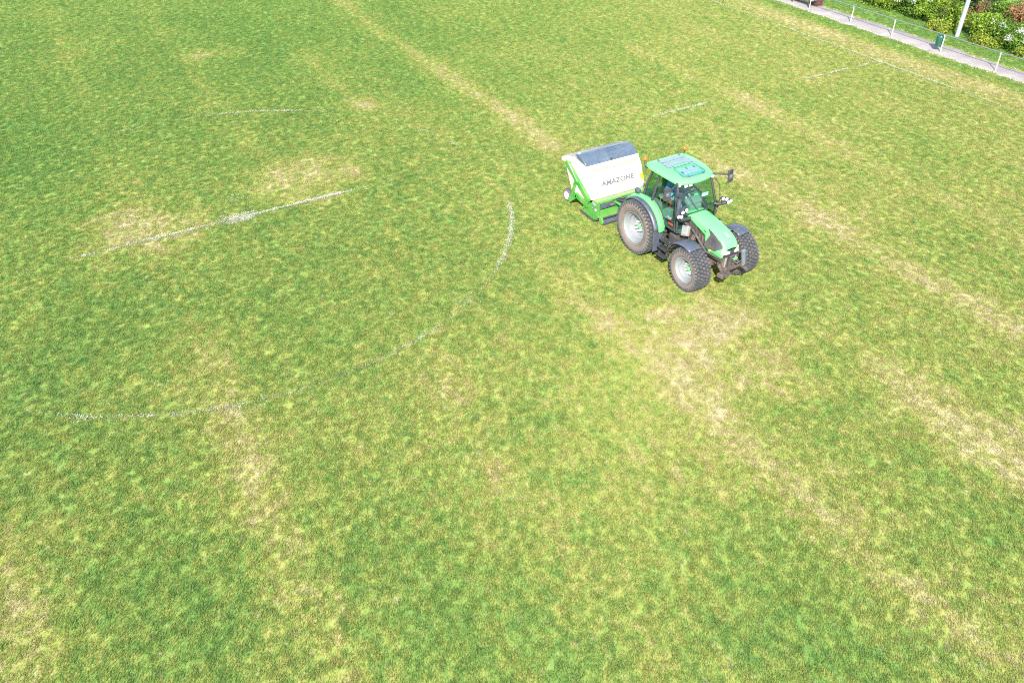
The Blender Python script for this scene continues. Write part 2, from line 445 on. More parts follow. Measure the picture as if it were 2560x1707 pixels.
# ------------------------------------------------------------------ grass blades on it
def blade_mesh(name, n, rad, hmin, hmax, width, material, seed, box=None):
    g = np.random.default_rng(seed)
    V, F, tone, val = [], [], [], []
    for i in range(n):
        a = g.random() * 2 * math.pi; r = rad * math.sqrt(g.random())
        x, y = r * math.cos(a), r * math.sin(a)
        h = hmin + (hmax - hmin) * g.random(); w = width * (.7 + .6 * g.random())
        d = g.random() * 2 * math.pi; lean = h * (.25 + 1.0 * g.random())
        ux, uy = -math.sin(d) * w / 2, math.cos(d) * w / 2
        lx, ly = math.cos(d) * lean, math.sin(d) * lean
        b = len(V)
        V += [(x - ux, y - uy, -.01), (x + ux, y + uy, -.01), (x + lx * .45 + ux * .8, y + ly * .45 + uy * .8, h * .68), (x + lx * .45 - ux * .8, y + ly * .45 - uy * .8, h * .68), (x + lx, y + ly, h)]
        F += [(b, b + 1, b + 2, b + 3), (b + 3, b + 2, b + 4)]
        tv, vv = g.random(), .90 + .32 * g.random()
        tone += [tv] * 5; val += [vv] * 5
    me = bpy.data.meshes.new(name); me.from_pydata(V, [], F)
    for nm, arr in (('blade_tone', tone), ('blade_value', val)):
        at = me.attributes.new(nm, 'FLOAT', 'POINT'); at.data.foreach_set('value', np.array(arr, np.float32))
    me.materials.append(material)
    return me
tufts = bpy.data.collections.new('grass_tufts')
for k in range(6):
    tufts.objects.link(bpy.data.objects.new('grass_tuft', blade_mesh('grass_tuft', 34, .10, .018, .045, .0075, M['turf_blade'], 100 + k)))

grass = bpy.data.objects.new('grass', gme); COL.objects.link(grass)
tag(grass, 'short mown turf, green with yellow and straw-coloured worn streaks, covering the pitch', 'grass', kind='stuff')
ng = bpy.data.node_groups.new('grow_grass', 'GeometryNodeTree')
ng.interface.new_socket('Geometry', in_out='INPUT', socket_type='NodeSocketGeometry')
ng.interface.new_socket('Geometry', in_out='OUTPUT', socket_type='NodeSocketGeometry')
n_in, n_out = ng.nodes.new('NodeGroupInput'), ng.nodes.new('NodeGroupOutput')
dp = ng.nodes.new('GeometryNodeDistributePointsOnFaces'); dp.distribute_method = 'RANDOM'
na = ng.nodes.new('GeometryNodeInputNamedAttribute'); na.data_type = 'FLOAT'; na.inputs['Name'].default_value = 'density'
ci = ng.nodes.new('GeometryNodeCollectionInfo'); ci.inputs['Collection'].default_value = tufts
ci.inputs['Separate Children'].default_value = True; ci.inputs['Reset Children'].default_value = True
ip = ng.nodes.new('GeometryNodeInstanceOnPoints'); ip.inputs['Pick Instance'].default_value = True
rz = ng.nodes.new('FunctionNodeRandomValue'); rz.data_type = 'FLOAT_VECTOR'
rz.inputs[0].default_value = (0, 0, 0); rz.inputs[1].default_value = (0, 0, 6.283)
rs = ng.nodes.new('FunctionNodeRandomValue'); rs.data_type = 'FLOAT'
rs.inputs[2].default_value = .75; rs.inputs[3].default_value = 1.3; rs.inputs['Seed'].default_value = 5
lk = ng.links.new
lk(n_in.outputs[0], dp.inputs['Mesh']); lk(na.outputs['Attribute'], dp.inputs['Density'])
lk(dp.outputs['Points'], ip.inputs['Points']); lk(ci.outputs[0], ip.inputs['Instance'])
lk(rz.outputs[0], ip.inputs['Rotation']); lk(rs.outputs[1], ip.inputs['Scale'])
lk(ip.outputs[0], n_out.inputs[0])
md = grass.modifiers.new('grow_grass', 'NODES'); md.node_group = ng

# ------------------------------------------------------------------ worn pitch markings: chalked blades and crumbs
def marking(name, pts_fn, n, seed, cover, soft=.62, ragged=.62, m='chalk'):
    """pts_fn(u, v): point for u in 0..1 along the line and v in -1..1 across it"""
    g = np.random.default_rng(seed); V, F = [], []
    for i in range(n):
        u, v = g.random(), (g.uniform(-1, 1) if soft is None else g.normal(0, soft))
        x, y = pts_fn(u, v)
        c = cover(u, x, y) * (1.1 - .35 * abs(v))
        nz = .6 * vnoise(np.array([x]), np.array([y]), .20, 61)[0] + .4 * vnoise(np.array([x]), np.array([y]), .06, 62)[0]
        if g.random() > 1.5 * (c - .18 - ragged * nz): continue
        a = g.random() * 6.283; w = .007 + .012 * g.random(); h = .012 + .03 * g.random(); l = .02 + .03 * g.random()
        ux, uy = -math.sin(a) * w / 2, math.cos(a) * w / 2; lx, ly = math.cos(a) * l, math.sin(a) * l
        b = len(V)
        V += [(x - ux, y - uy, .008), (x + ux, y + uy, .008), (x + lx + ux * .6, y + ly + uy * .6, h), (x + lx - ux * .6, y + ly - uy * .6, h)]
        F.append((b, b + 1, b + 2, b + 3))
    me = bpy.data.meshes.new(name); me.from_pydata(V, [], F); me.materials.append(M[m])
    o = bpy.data.objects.new(name, me); COL.objects.link(o)
    return tag(o, kind='structure')
def half_cover(u, x, y):
    return float(np.interp(y, [-9, -5, -3.6, -2.8, -.8, .9, 1.6, 3.6, 4.4, 6, 15, 17, 18.6, 20.2, 20.8, 25.2, 25.8, 29.6, 30.4], [.3, .42, .78, .88, .80, .95, .70, .95, .62, .34, .25, .40, .85, .66, .3, .3, .66, .56, .36]))
marking('halfway_line', lambda u, v: (.085 * v, -9 + 39.3 * u), 60000, 71, half_cover, .62)
def circ_cover(u, x, y):
    a = math.degrees(math.atan2(y, x)) % 360
    c = np.interp(a, [0, 4, 9, 14, 20, 23, 28, 34, 41, 45, 55, 66, 70, 95, 99, 115, 120, 140, 146, 165, 180, 196, 202, 215, 300, 318, 325, 330, 338, 346, 352, 360],
                  [.60, .55, .74, .76, .70, .60, .64, .62, .60, .80, .80, .66, .25, .25, .5, .45, .3, .4, .58, .66, .70, .62, .45, .25, .25, .36, .52, .48, .46, .56, .58, .60])
    return float(c)
marking('centre_circle', lambda u, v: ((9.15 + .085 * v) * math.cos(u * 2 * math.pi), (9.15 + .085 * v) * math.sin(u * 2 * math.pi)), 60000, 72, lambda u, x, y: circ_cover(u, x, y) + .06, .75, .55, 'worn_chalk')
marking('touchline', lambda u, v: (-24 + 36 * u, 30.32 + .06 * v), 22000, 73, lambda u, x, y: .66, 1.0, .22, 'worn_chalk')
# the limed bare spot where kick-offs are taken, and crumbs of lime trodden about
def spot(u, v):
    r = .75 * math.sqrt(u); a = v * math.pi
    return (-.05 + r * .55 * math.cos(a), .35 + r * 1.0 * math.sin(a))
marking('centre_spot', spot, 20000, 74, lambda u, x, y: .98 - .5 * u, None)
for k, (cx, cy, r_, n_) in enumerate([(7.7, 4.75, .45, 900), (7.5, -5.1, .4, 220), (.02, 30.3, .16, 500), (9.0, -2.0, .6, 300), (-1.4, .7, .5, 350)]):
    marking('lime_crumbs', lambda u, v, cx=cx, cy=cy, r_=r_: (cx + r_ * math.sqrt(u) * math.cos(v * 3.1416), cy + r_ * 1.3 * math.sqrt(u) * math.sin(v * 3.1416)), n_ * 2, 80 + k, lambda u, x, y: .72 - .3 * u, None)

# ------------------------------------------------------------------ path along the touchline
def path_material():
    m = bpy.data.materials.new('path_gravel'); m.use_nodes = True
    nt = m.node_tree; p = nt.nodes['Principled BSDF']
    geo = nt.nodes.new('ShaderNodeNewGeometry')
    def noise(s, d):
        n = nt.nodes.new('ShaderNodeTexNoise'); n.inputs['Scale'].default_value = s; n.inputs['Detail'].default_value = d
        nt.links.new(geo.outputs['Position'], n.inputs['Vector']); return n
    a, b = noise(1.1, 5), noise(22, 3)
    r = nt.nodes.new('ShaderNodeValToRGB'); e = r.color_ramp.elements
    e[0].position = .3; e[0].color = (.205, .178, .172, 1); e[1].position = .7; e[1].color = (.285, .262, .245, 1)
    nt.links.new(a.outputs['Fac'], r.inputs[0])
    mr = nt.nodes.new('ShaderNodeMapRange'); mr.inputs['From Min'].default_value = .3; mr.inputs['From Max'].default_value = .7
    mr.inputs['To Min'].default_value = .8; mr.inputs['To Max'].default_value = 1.2
    nt.links.new(b.outputs['Fac'], mr.inputs['Value'])
    mx = nt.nodes.new('ShaderNodeMix'); mx.data_type = 'RGBA'; mx.blend_type = 'MULTIPLY'; mx.inputs['Factor'].default_value = 1
    nt.links.new(r.outputs[0], mx.inputs['A']); nt.links.new(mr.outputs[0], mx.inputs['B'])
    nt.links.new(mx.outputs['Result'], p.inputs['Base Color'])
    p.inputs['Roughness'].default_value = .9
    bp = nt.nodes.new('ShaderNodeBump'); bp.inputs['Strength'].default_value = .4; bp.inputs['Distance'].default_value = .01
    nt.links.new(b.outputs['Fac'], bp.inputs['Height']); nt.links.new(bp.outputs[0], p.inputs['Normal'])
    M['path_gravel'] = m
path_material()
px_ = np.arange(-45, 30, .12)
plo, phi = path_edges(px_)
mb = MB()
n = len(px_)
mb.rings([[(px_[i], plo[i], .0), (px_[i], plo[i] + .03, .02), (px_[i], (plo[i] + phi[i]) / 2, .03), (px_[i], phi[i] - .03, .02), (px_[i], phi[i], .0)] for i in range(n)], caps=False, closed=False)
pth = mb.build('path', M['path_gravel'], smooth=40)
pth.location.z = .004
tag(pth, kind='structure')

# small stones and bleached stalks along both edges of the path
g = np.random.default_rng(91); mb = MB()
for i in range(700):
    x = g.uniform(-14, 9); l_, h_ = path_edges(np.array([x]))
    y = (l_[0] + g.normal(0, .07)) if g.random() < .75 else (h_[0] + g.normal(0, .09))
    s = .008 + .022 * g.random() ** 2
    mb.box((x, y, .025 + s * .3), (s * 1.6, s * 1.2, s), RZ(g.random() * 180) @ RX(g.uniform(-20, 20)))
st = mb.build('gravel', mat('pale_stone', (.42, .40, .36), .85, var=.3))
tag(st, 'pale loose gravel scattered along the edges of the grey path', 'gravel', kind='stuff')

# ------------------------------------------------------------------ fence
fence = empty('fence', (0, 33.85, 0), 'low galvanised rail fence on thin posts running beside the grey path', 'fence')
FH = .82
post_x = [-7.69, -4.81, -2.18, .67, 3.57, 6.4] + [-7.69 - 2.82 * k for k in range(1, 6)] + [9.2, 12.0]
mb = MB(); mb.tube([(0, 0, -.2), (0, 0, FH - .015)], .026, 10)
mb.box((0, 0, FH - .03), (.07, .07, .05))
p0 = mb.build('post', M['post_white'], fence, smooth=40, loc=(post_x[0], 0, 0))
for x in post_x[1:]:
    c = p0.copy(); COL.objects.link(c); c.parent = fence; c.location = (x, random.uniform(-.02, .02), 0)
    c.rotation_euler = (random.uniform(-.02, .02), random.uniform(-.02, .02), random.random())
px_sorted = sorted(post_x)
for a, b in zip(px_sorted, px_sorted[1:]):
    mb = MB(); mb.tube([(a + .012, 0, FH), (b - .012, 0, FH)], .025, 10)
    mb.lathe([(.025, b - .09), (.032, b - .085), (.032, b + .06), (.025, b + .065)], (0, 0, FH), 'x', 10)
    mb.build('rail', M['rail_grey'], fence, smooth=40)

# ------------------------------------------------------------------ litter bin on the fence post
bin_ = empty('litter_bin', (.41, 33.92, 0), 'dark green round litter bin hung on a post of the fence', 'litter bin')
mb = MB()
mb.lathe([(.001, .24), (.15, .24), (.155, .25), (.17, .62), (.172, .66)], n=24, ax='z')
mb.build('bin_body', M['bin_green'], bin_, smooth=40)
mb = MB()
mb.lathe([(.172, .66), (.185, .66), (.185, .70), (.165, .725), (.11, .73), (.105, .71), (.105, .62)], n=24, ax='z')
mb.build('bin_rim', M['bin_green'], bin_, smooth=40)
for zz in (.60, .34):
    mb = MB(); mb.box((.20, -.02, zz), (.10, .05, .05)); mb.build('bracket', M['galvanised'], bin_)

# ------------------------------------------------------------------ bench by the path
bn = empty('bench', (-8.55, 34.25, 0), 'low bench with pale planks on a dark frame beside the path at the top edge', 'bench')
for k, (yy, zz) in enumerate([(-.2, .40), (0, .41), (.2, .40)]):
    mb = MB(); mb.box((0, yy, zz), (1.7, .15, .045)); mb.build('plank', M['grey_steel'], bn, bevel=.008)
for xx in (-.6, .6):
    mb = MB(); mb.box((xx, -.22, .19), (.07, .06, .38)); mb.box((xx, .22, .19), (.07, .06, .38)); mb.box((xx, 0, .355), (.07, .5, .05))
    mb.build('bench_leg', M['dark_iron'], bn, bevel=.006)
mb = MB(); mb.box((0, 0, .12), (1.2, .05, .06)); mb.build('stretcher', M['dark_iron'], bn)
cr = empty('crate', (-8.0, 34.72, 0), 'dark red crate standing beside the low bench at the top edge', 'crate')
mb = MB()
for zz in (.06, .19, .32):
    for s in (-1, 1):
        mb.box((0, s * .2, zz), (.5, .02, .10)); mb.box((s * .24, 0, zz), (.02, .38, .10))
mb.build('slats', M['red_wood'], cr)
mb = MB(); mb.box((0, 0, .015), (.48, .38, .03))
for sx in (-1, 1):
    for sy in (-1, 1): mb.box((sx * .215, sy * .175, .19), (.03, .03, .38))
mb.build('crate_frame', M['dark_iron'], cr)

# ------------------------------------------------------------------ floodlight mast
ms = empty('floodlight_mast', (-.54, 36.7, 0), 'tall pale grey floodlight mast rising out of the bushes', 'mast')
mb = MB(); mb.lathe([(.112, -.3), (.11, 0), (.106, 1.2), (.095, 5), (.075, 14)], n=20, ax='z'); mb.build('pole', M['mast_paint'], ms, smooth=40)
mb = MB(); mb.box((0, -.106, .75), (.09, .03, .34)); mb.build('hatch', M['mast_paint'], ms, bevel=.006)
mb = MB(); mb.box((0, 0, 14.05), (2.2, .12, .12)); mb.build('crossbar', M['galvanised'], ms)
for xx in (-.8, .8):
    mb = MB(); mb.box((xx, -.28, 14.12), (.62, .36, .3), RX(-40)); mb.build('floodlight', M['dark_iron'], ms, bevel=.03)

# ------------------------------------------------------------------ shrubs behind the path
def leaf_mat(name, stops):
    m = bpy.data.materials.new(name); m.use_nodes = True
    nt = m.node_tree; p = nt.nodes['Principled BSDF']; out = nt.nodes['Material Output']
    a = nt.nodes.new('ShaderNodeAttribute'); a.attribute_name = 'leaf_tone'
    r = nt.nodes.new('ShaderNodeValToRGB'); el = r.color_ramp.elements
    while len(el) < len(stops): el.new(.5)
    for e, (ps, c) in zip(el, stops): e.position = ps; e.color = (*c, 1)
    nt.links.new(a.outputs['Fac'], r.inputs[0]); nt.links.new(r.outputs[0], p.inputs['Base Color'])
    p.inputs['Roughness'].default_value = .5; p.inputs['Specular IOR Level'].default_value = .35
    t = nt.nodes.new('ShaderNodeBsdfTranslucent'); nt.links.new(r.outputs[0], t.inputs['Color'])
    mx = nt.nodes.new('ShaderNodeMixShader'); mx.inputs[0].default_value = .3
    nt.links.new(p.outputs[0], mx.inputs[1]); nt.links.new(t.outputs[0], mx.inputs[2]); nt.links.new(mx.outputs[0], out.inputs['Surface'])
    return m
LEAF = {
 'bright': leaf_mat('leaf_bright', [(0, (.05, .13, .012)), (.5, (.14, .245, .02)), (1, (.28, .34, .035))]),
 'mid': leaf_mat('leaf_mid', [(0, (.035, .10, .014)), (.5, (.09, .19, .02)), (1, (.20, .28, .03))]),
 'dark': leaf_mat('leaf_dark', [(0, (.018, .05, .014)), (.5, (.04, .095, .02)), (1, (.10, .16, .035))]),
 'olive': leaf_mat('leaf_olive', [(0, (.06, .07, .02)), (.5, (.14, .15, .035)), (1, (.26, .22, .07))]),
 'red': leaf_mat('leaf_red', [(0, (.07, .09, .02)), (.45, (.17, .14, .04)), (.7, (.30, .13, .07)), (1, (.44, .17, .12))]),
 'yellow': leaf_mat('leaf_yellow', [(0, (.09, .16, .02)), (.5, (.19, .25, .025)), (1, (.36, .34, .04))]),
 'petal': leaf_mat('petal_white', [(0, (.42, .46, .38)), (1, (.70, .71, .66))]),
}
def leaves(name, P, Nrm, size, material, parent, seed):
    """one mesh of many diamond leaves; P points, Nrm rough outward directions"""
    g = np.random.default_rng(seed); n = len(P)
    d = Nrm + g.normal(0, .7, (n, 3)); d /= np.linalg.norm(d, axis=1)[:, None]
    a = np.cross(d, g.normal(0, 1, (n, 3))); a /= np.linalg.norm(a, axis=1)[:, None]
    b = np.cross(d, a)
    s = (size * (.6 + .8 * g.random(n)))[:, None]
    V = np.stack([P - a * s * .6, P + b * s * .33 + d * s * .08, P + a * s * .6, P - b * s * .33 + d * s * .08], 1).reshape(-1, 3)
    me = bpy.data.meshes.new(name)
    me.vertices.add(4 * n); me.vertices.foreach_set('co', V.astype(np.float32).ravel())
    me.loops.add(4 * n); me.loops.foreach_set('vertex_index', np.arange(4 * n, dtype=np.int32))
    me.polygons.add(n); me.polygons.foreach_set('loop_start', np.arange(0, 4 * n, 4, dtype=np.int32))
    me.update(calc_edges=True)
    clump = vnoise(P[:, 0] + P[:, 2] * 1.3, P[:, 1] + P[:, 2] * .7, .45, seed)
    tone = np.clip(.25 + .5 * clump + g.normal(0, .2, n), 0, 1)
    at = me.attributes.new('leaf_tone', 'FLOAT', 'POINT'); at.data.foreach_set('value', np.repeat(tone, 4).astype(np.float32))
    me.materials.append(material)
    o = bpy.data.objects.new(name, me); COL.objects.link(o); o.parent = parent
    return o
def shrub(x, y, rx, ry, h, kind, label, n=4200, size=.085, blossom=(), seed=0):
    t = empty('shrub', (x, y, 0), label, 'shrub', 'shrubs behind the path')
    g = np.random.default_rng(1000 + seed)
    mb = MB()
    for k in range(7):
        a = g.random() * 6.283; q = .35 + .4 * g.random()
        tip = (rx * q * math.cos(a), ry * q * math.sin(a), h * (.55 + .3 * g.random()))
        b0 = (.1 * math.cos(a), .1 * math.sin(a), -.05)
        mid = (tip[0] * .4, tip[1] * .4, tip[2] * .55)
        mb.tube([b0, mid, tip], [.03, .022, .008], 6)
        for j in range(2):
            e = (tip[0] + g.normal(0, .2), tip[1] + g.normal(0, .2), tip[2] * .8 + g.normal(0, .15))
            mb.tube([mid, e], [.014, .005], 5)
    mb.build('stem', M['bark'], t)
    # leaf clumps: several overlapping lobes with gaps between them
    rx, ry = rx * 1.12, ry * 1.08
    L = int(14 + 9 * rx * ry)
    n = int(n * 1.7)
    cs = []
    for k in range(L):
        a = g.random() * 6.283; q = math.sqrt(g.random()) * .78
        z = h * (.06 + .82 * g.random()) * (1 - .45 * q * q)
        cs.append((rx * q * math.cos(a), ry * q * math.sin(a), z, (.30 + .28 * g.random()) * min(1.0, .45 + .4 * min(rx, ry, h))))
    P, Q = [], []
    per = n // L
    for cx, cy, cz, r in cs:
        d = g.normal(0, 1, (per, 3)); d /= np.linalg.norm(d, axis=1)[:, None]
        rr = r * (.55 + .5 * g.random(per) ** .5)
        p = d * rr[:, None] * np.array([1.1, 1.1, .95]) + np.array([cx, cy, cz])
        P.append(p); Q.append(d)
    P, Q = np.concatenate(P), np.concatenate(Q)
    k = P[:, 2] > .02
    leaves('foliage', P[k], Q[k], size, LEAF[kind], t, 2000 + seed)
    if blossom:
        B, D = [], []
        for bx, by, bz, br, bn_ in blossom:
            d = g.normal(0, 1, (bn_, 3)); d /= np.linalg.norm(d, axis=1)[:, None]
            d[:, 2] = np.abs(d[:, 2]); d[:, 1] = -np.abs(d[:, 1])
            B.append(np.array([bx, by, bz]) + d * br * (.6 + .5 * g.random((bn_, 1)))); D.append(d)
        leaves('blossom', np.concatenate(B), np.concatenate(D), .052, LEAF['petal'], t, 3000 + seed)
    return t
S = [
 (-10.6, 38.4, 1.5, 1.1, 1.7, 'bright', 'bright green shrub at the left end of the hedge, cut by the top edge', 4600, ()),
 (-8.3, 38.5, 1.4, 1.1, 1.5, 'mid', 'mid green shrub, first from the left along the mown verge', 4600, ()),
 (-6.2, 38.1, 1.3, 1.1, 1.5, 'bright', 'bright leafy shrub above the verge between the left two fence posts', 4600, ()),
 (-4.4, 37.9, 1.2, 1.0, 1.6, 'mid', 'green shrub dotted with white blossom left of the mast', 4600, ((.2, -.8, 1.0, .3, 110), (-.3, -.8, .7, .25, 70), (.6, -.75, .8, .25, 70), (.1, -.6, 1.4, .25, 70))),
 (-2.5, 37.7, 1.2, .95, 1.5, 'bright', 'lime green shrub directly left of the foot of the mast', 5000, ((-.4, -.5, 1.1, .16, 30),)),
 (-1.6, 36.75, .55, .4, .45, 'yellow', 'low yellow flowering plant at the left of the foot of the mast', 1500, ()),
 (.3, 37.6, 1.0, .9, 1.3, 'bright', 'yellowish green shrub directly right of the foot of the mast', 4600, ((.5, -.4, 1.0, .14, 20),)),
 (2.0, 37.6, 1.2, .95, 1.3, 'mid', 'green shrub with a cluster of white blossom above the last fence post in view', 4600, ((.1, -.85, .55, .25, 130), (.5, -.75, .95, .25, 110), (-.5, -.75, 1.0, .2, 60), (.9, -.8, .6, .2, 70))),
 (4.2, 37.5, 1.3, .95, 1.4, 'bright', 'shrub full of white blossom at the right edge', 4600, ((-1.0, -.7, .85, .3, 150), (-.5, -.85, .6, .3, 140), (-.4, -.7, 1.1, .3, 130), (.2, -.8, .7, .3, 120), (-.9, -.9, .35, .25, 90))),
 (1.0, 36.65, .6, .35, .4, 'yellow', 'low yellow weed clump right of the mast in front of the shrubs', 1400, ()),
 (3.4, 36.6, .7, .35, .38, 'yellow', 'low yellow weed clump under the blossoming shrub at the right edge', 1400, ()),
 (-6.9, 40.6, 1.8, 1.4, 2.4, 'mid', 'tall green shrub of the back row, left of the mast', 5200, ((.6, -1.0, 1.6, .25, 40),)),
 (-4.1, 40.4, 1.6, 1.4, 2.3, 'bright', 'tall bright green shrub of the back row nearest the mast on its left', 5200, ((-.2, -1.0, 1.5, .3, 70),)),
 (-2.5, 40.5, 1.2, 1.2, 2.2, 'dark', 'dark green shrub behind the mast', 5200, ()),
 (.9, 40.9, 1.4, 1.2, 2.2, 'olive', 'olive brown shrub behind the blossom, right of the mast', 5200, ((-.2, -.9, 1.2, .15, 20),)),
 (2.7, 39.8, 1.5, 1.2, 2.3, 'dark', 'dark shrub of the back row at the right edge', 5200, ((.3, -.9, 1.0, .15, 30),)),
 (5.2, 39.6, 1.5, 1.2, 2.3, 'olive', 'olive shrub of the back row, beyond the right edge', 4200, ()),
 (-1.25, 39.3, .6, .5, 1.5, 'red', 'reddish-leaved shrub high up beside the mast at the top edge', 4200, ()),
 (.6, 39.8, .7, .55, 1.6, 'red', 'reddish-leaved shrub in the top right corner', 4200, ()),
 (-.35, 39.7, .7, .6, 1.5, 'mid', 'green shrub wedged between the two reddish-leaved shrubs at the top right', 3600, ()),
 (-4.6, 43.2, 2.0, 1.4, 2.9, 'mid', 'tallest green shrub at the very back left of the mast', 4600, ()),
]
for i, (x, y, rx, ry, h, kd, lb, nn, bl) in enumerate(S):
    shrub(x, y, rx, ry, h, kd, lb, nn, .085, bl, i)

# ================================================================== TRACTOR
# local axes: x forward, y to its left, z up; origin on the ground under the rear axle
TX, TY = 7.948, 11.239
T = empty('tractor', (TX, TY, 0), 'bright green tractor with glazed cab and grey wheels, towing a cream grass collector', 'tractor')

def wheel_set(Rt, W, Rr, lugrows, name_loc, steer=0):
    """one wheel: rim with tyre, hub cap and bolts as sub-parts; outer side faces -y"""
    h = W / 2
    mb = MB()
    prof = [(Rr + .012, -h * .86), (Rr + .018, -h * .92), (Rr, -h * .92), (Rr - .02, -h * .84), (Rr - .032, -h * .62), (Rr - .07, -h * .58), (Rr - .085, -h * .25),
            (Rr - .13, -h * .18), (Rr - .145, h * .02), (.21, h * .10), (.16, h * .02), (.14, h * .02), (.001, h * .02)]
    mb.lathe(prof, n=48)
    mb.lathe([(Rr - .03, -h * .6), (Rr - .03, h * .86), (Rr + .018, h * .90), (Rr + .012, h * .80)], n=48)
    mb.lathe([(Rr - .05, h * .3), (.25, h * .45), (.001, h * .45)], n=32)
    rim = mb.build('wheel', M['rim_paint'], T, smooth=35)
    mb = MB()
    Rm = (Rt + Rr) / 2
    prof = [(Rr - .01, -h * .80), (Rr + .03, -h * .90), (Rr + .06, -h * .96), (Rm - .01, -h * 1.02), (Rm + .02, -h * 1.03), (Rt - .085, -h * 1.0), (Rt - .06, -h * .94), (Rt - .052, -h * .80), (Rt - .046, 0)]
    prof += [(r, -y) for r, y in prof[-2::-1]]
    ns = len(prof) - 1
    mis = [1 if (k < 6 or k >= ns - 6) else 2 for k in range(ns)]
    mb.lathe(prof, n=64, mis=mis)
    # raised rib on the sidewall
    for s in (-1, 1):
        mb.lathe([(Rr + .055, s * h * .95), (Rr + .07, s * h * 1.0), (Rr + .085, s * h * .99)], n=64, mis=[1, 1])
    # tread blocks
    cols = [-.88, -.45, 0.0, .45, .88]
    for i in range(lugrows):
        for j, c in enumerate(cols):
            a = 2 * math.pi * (i + .5 * (j % 2)) / lugrows
            edge = abs(c) > .8
            w = W * (.15 if edge else .165); ln = 2 * math.pi * Rt / lugrows * (.58 if edge else .60)
            top = Rt if not edge else Rt - .012
            bot = Rt - .07
            rot = Matrix.Rotation(-a, 3, 'Y') @ Matrix.Rotation(R(18 if c > 0 else -18) if not edge else 0, 3, 'X')
            # box local: x radial, y across, z along the circumference
            jt = random.uniform(.93, 1.07); ln *= jt; w *= random.uniform(.94, 1.06); top -= random.uniform(0, .006)
            rc = (top + bot) / 2
            cen = Vector((rc * math.cos(a), c * h * .95, rc * math.sin(a)))
            mb.box(cen, (top - bot, w, ln), rot)
            if edge:   # shoulder of the block folding down over the sidewall
                r2 = Rt - .075
                mb.box((r2 * math.cos(a), c * h * 1.065, r2 * math.sin(a)), (.10, .05, ln * .8), rot)
    tyre = mb.build('tyre', [M['tread_rubber'], M['sidewall_rubber'], M['groove_rubber']], rim, smooth=30)
    mb = MB(); mb.lathe([(.001, -h * .34), (.045, -h * .34), (.062, -h * .28), (.066, h * .02), (.08, h * .1)], n=20)
    hub = mb.build('hub_cap', M['green_paint'], rim, smooth=35)
    bolts = []
    mb = MB(); mb.lathe([(.001, -h * .36), (.026, -h * .36), (.03, -h * .28), (.03, h * .04)], n=8)
    b0 = mb.build('wheel_bolt', M['chrome_lens'], rim, loc=(.145, 0, 0))
    bolts.append(b0)
    for k in range(1, 8):
        a = 2 * math.pi * k / 8
        b = b0.copy(); COL.objects.link(b); b.parent = rim; b.location = (.145 * math.cos(a), 0, .145 * math.sin(a)); bolts.append(b)
    return rim
def dup_tree(o, parent):
    c = o.copy(); COL.objects.link(c); c.parent = parent
    for ch in list(o.children): dup_tree(ch, c)
    return c
YW = .81
rw = wheel_set(.83, .62, .467, 42, None)
rw.location = (0, -YW, .81)
lw = dup_tree(rw, T); lw.location = (0, YW, .81); lw.rotation_euler = (0, 0, math.pi)
fw = wheel_set(.64, .48, .358, 35, None)
fw.location = (2.35, -.88, .622); fw.rotation_euler = (0, R(3), R(-1))
fl = dup_tree(fw, T); fl.location = (2.35, .88, .622); fl.rotation_euler = (0, R(9), math.pi + R(-1))

# chassis, engine, axles
mb = MB()
mb.box((.35, 0, .85), (1.5, .52, .5)); mb.box((1.55, 0, .86), (1.3, .46, .46)); mb.box((2.45, 0, .80), (.7, .34, .3))
mb.build('chassis', M['dirty_iron'], T, bevel=.03)
mb = MB(); mb.box((2.05, 0, 1.18), (1.2, .50, .42)); mb.box((1.6, 0, 1.42), (.35, .56, .25))
for k in range(5): mb.box((1.65 + k * .14, -.28, 1.2), (.05, .08, .3)); mb.box((1.65 + k * .14, .28, 1.2), (.05, .08, .3))
mb.build('engine', M['dirty_iron'], T, bevel=.02)
mb = MB(); mb.tube([(0, -.6, .8), (0, .6, .8)], [.16, .16], 14); mb.build('rear_axle', M['dirty_iron'], T, smooth=40)
mb = MB(); mb.box((2.35, 0, .62), (.22, 1.2, .16)); mb.lathe([(.001, -.68), (.14, -.68), (.16, -.6), (.12, -.5)], (2.35, 0, .62), 'y', 16); mb.lathe([(.001, .68), (.14, .68), (.16, .6), (.12, .5)], (2.35, 0, .62), 'y', 16)
mb.tube([(2.2, -.55, .66), (2.2, .55, .66)], .025, 8)
mb.build('front_axle', M['dirty_iron'], T, bevel=.02)

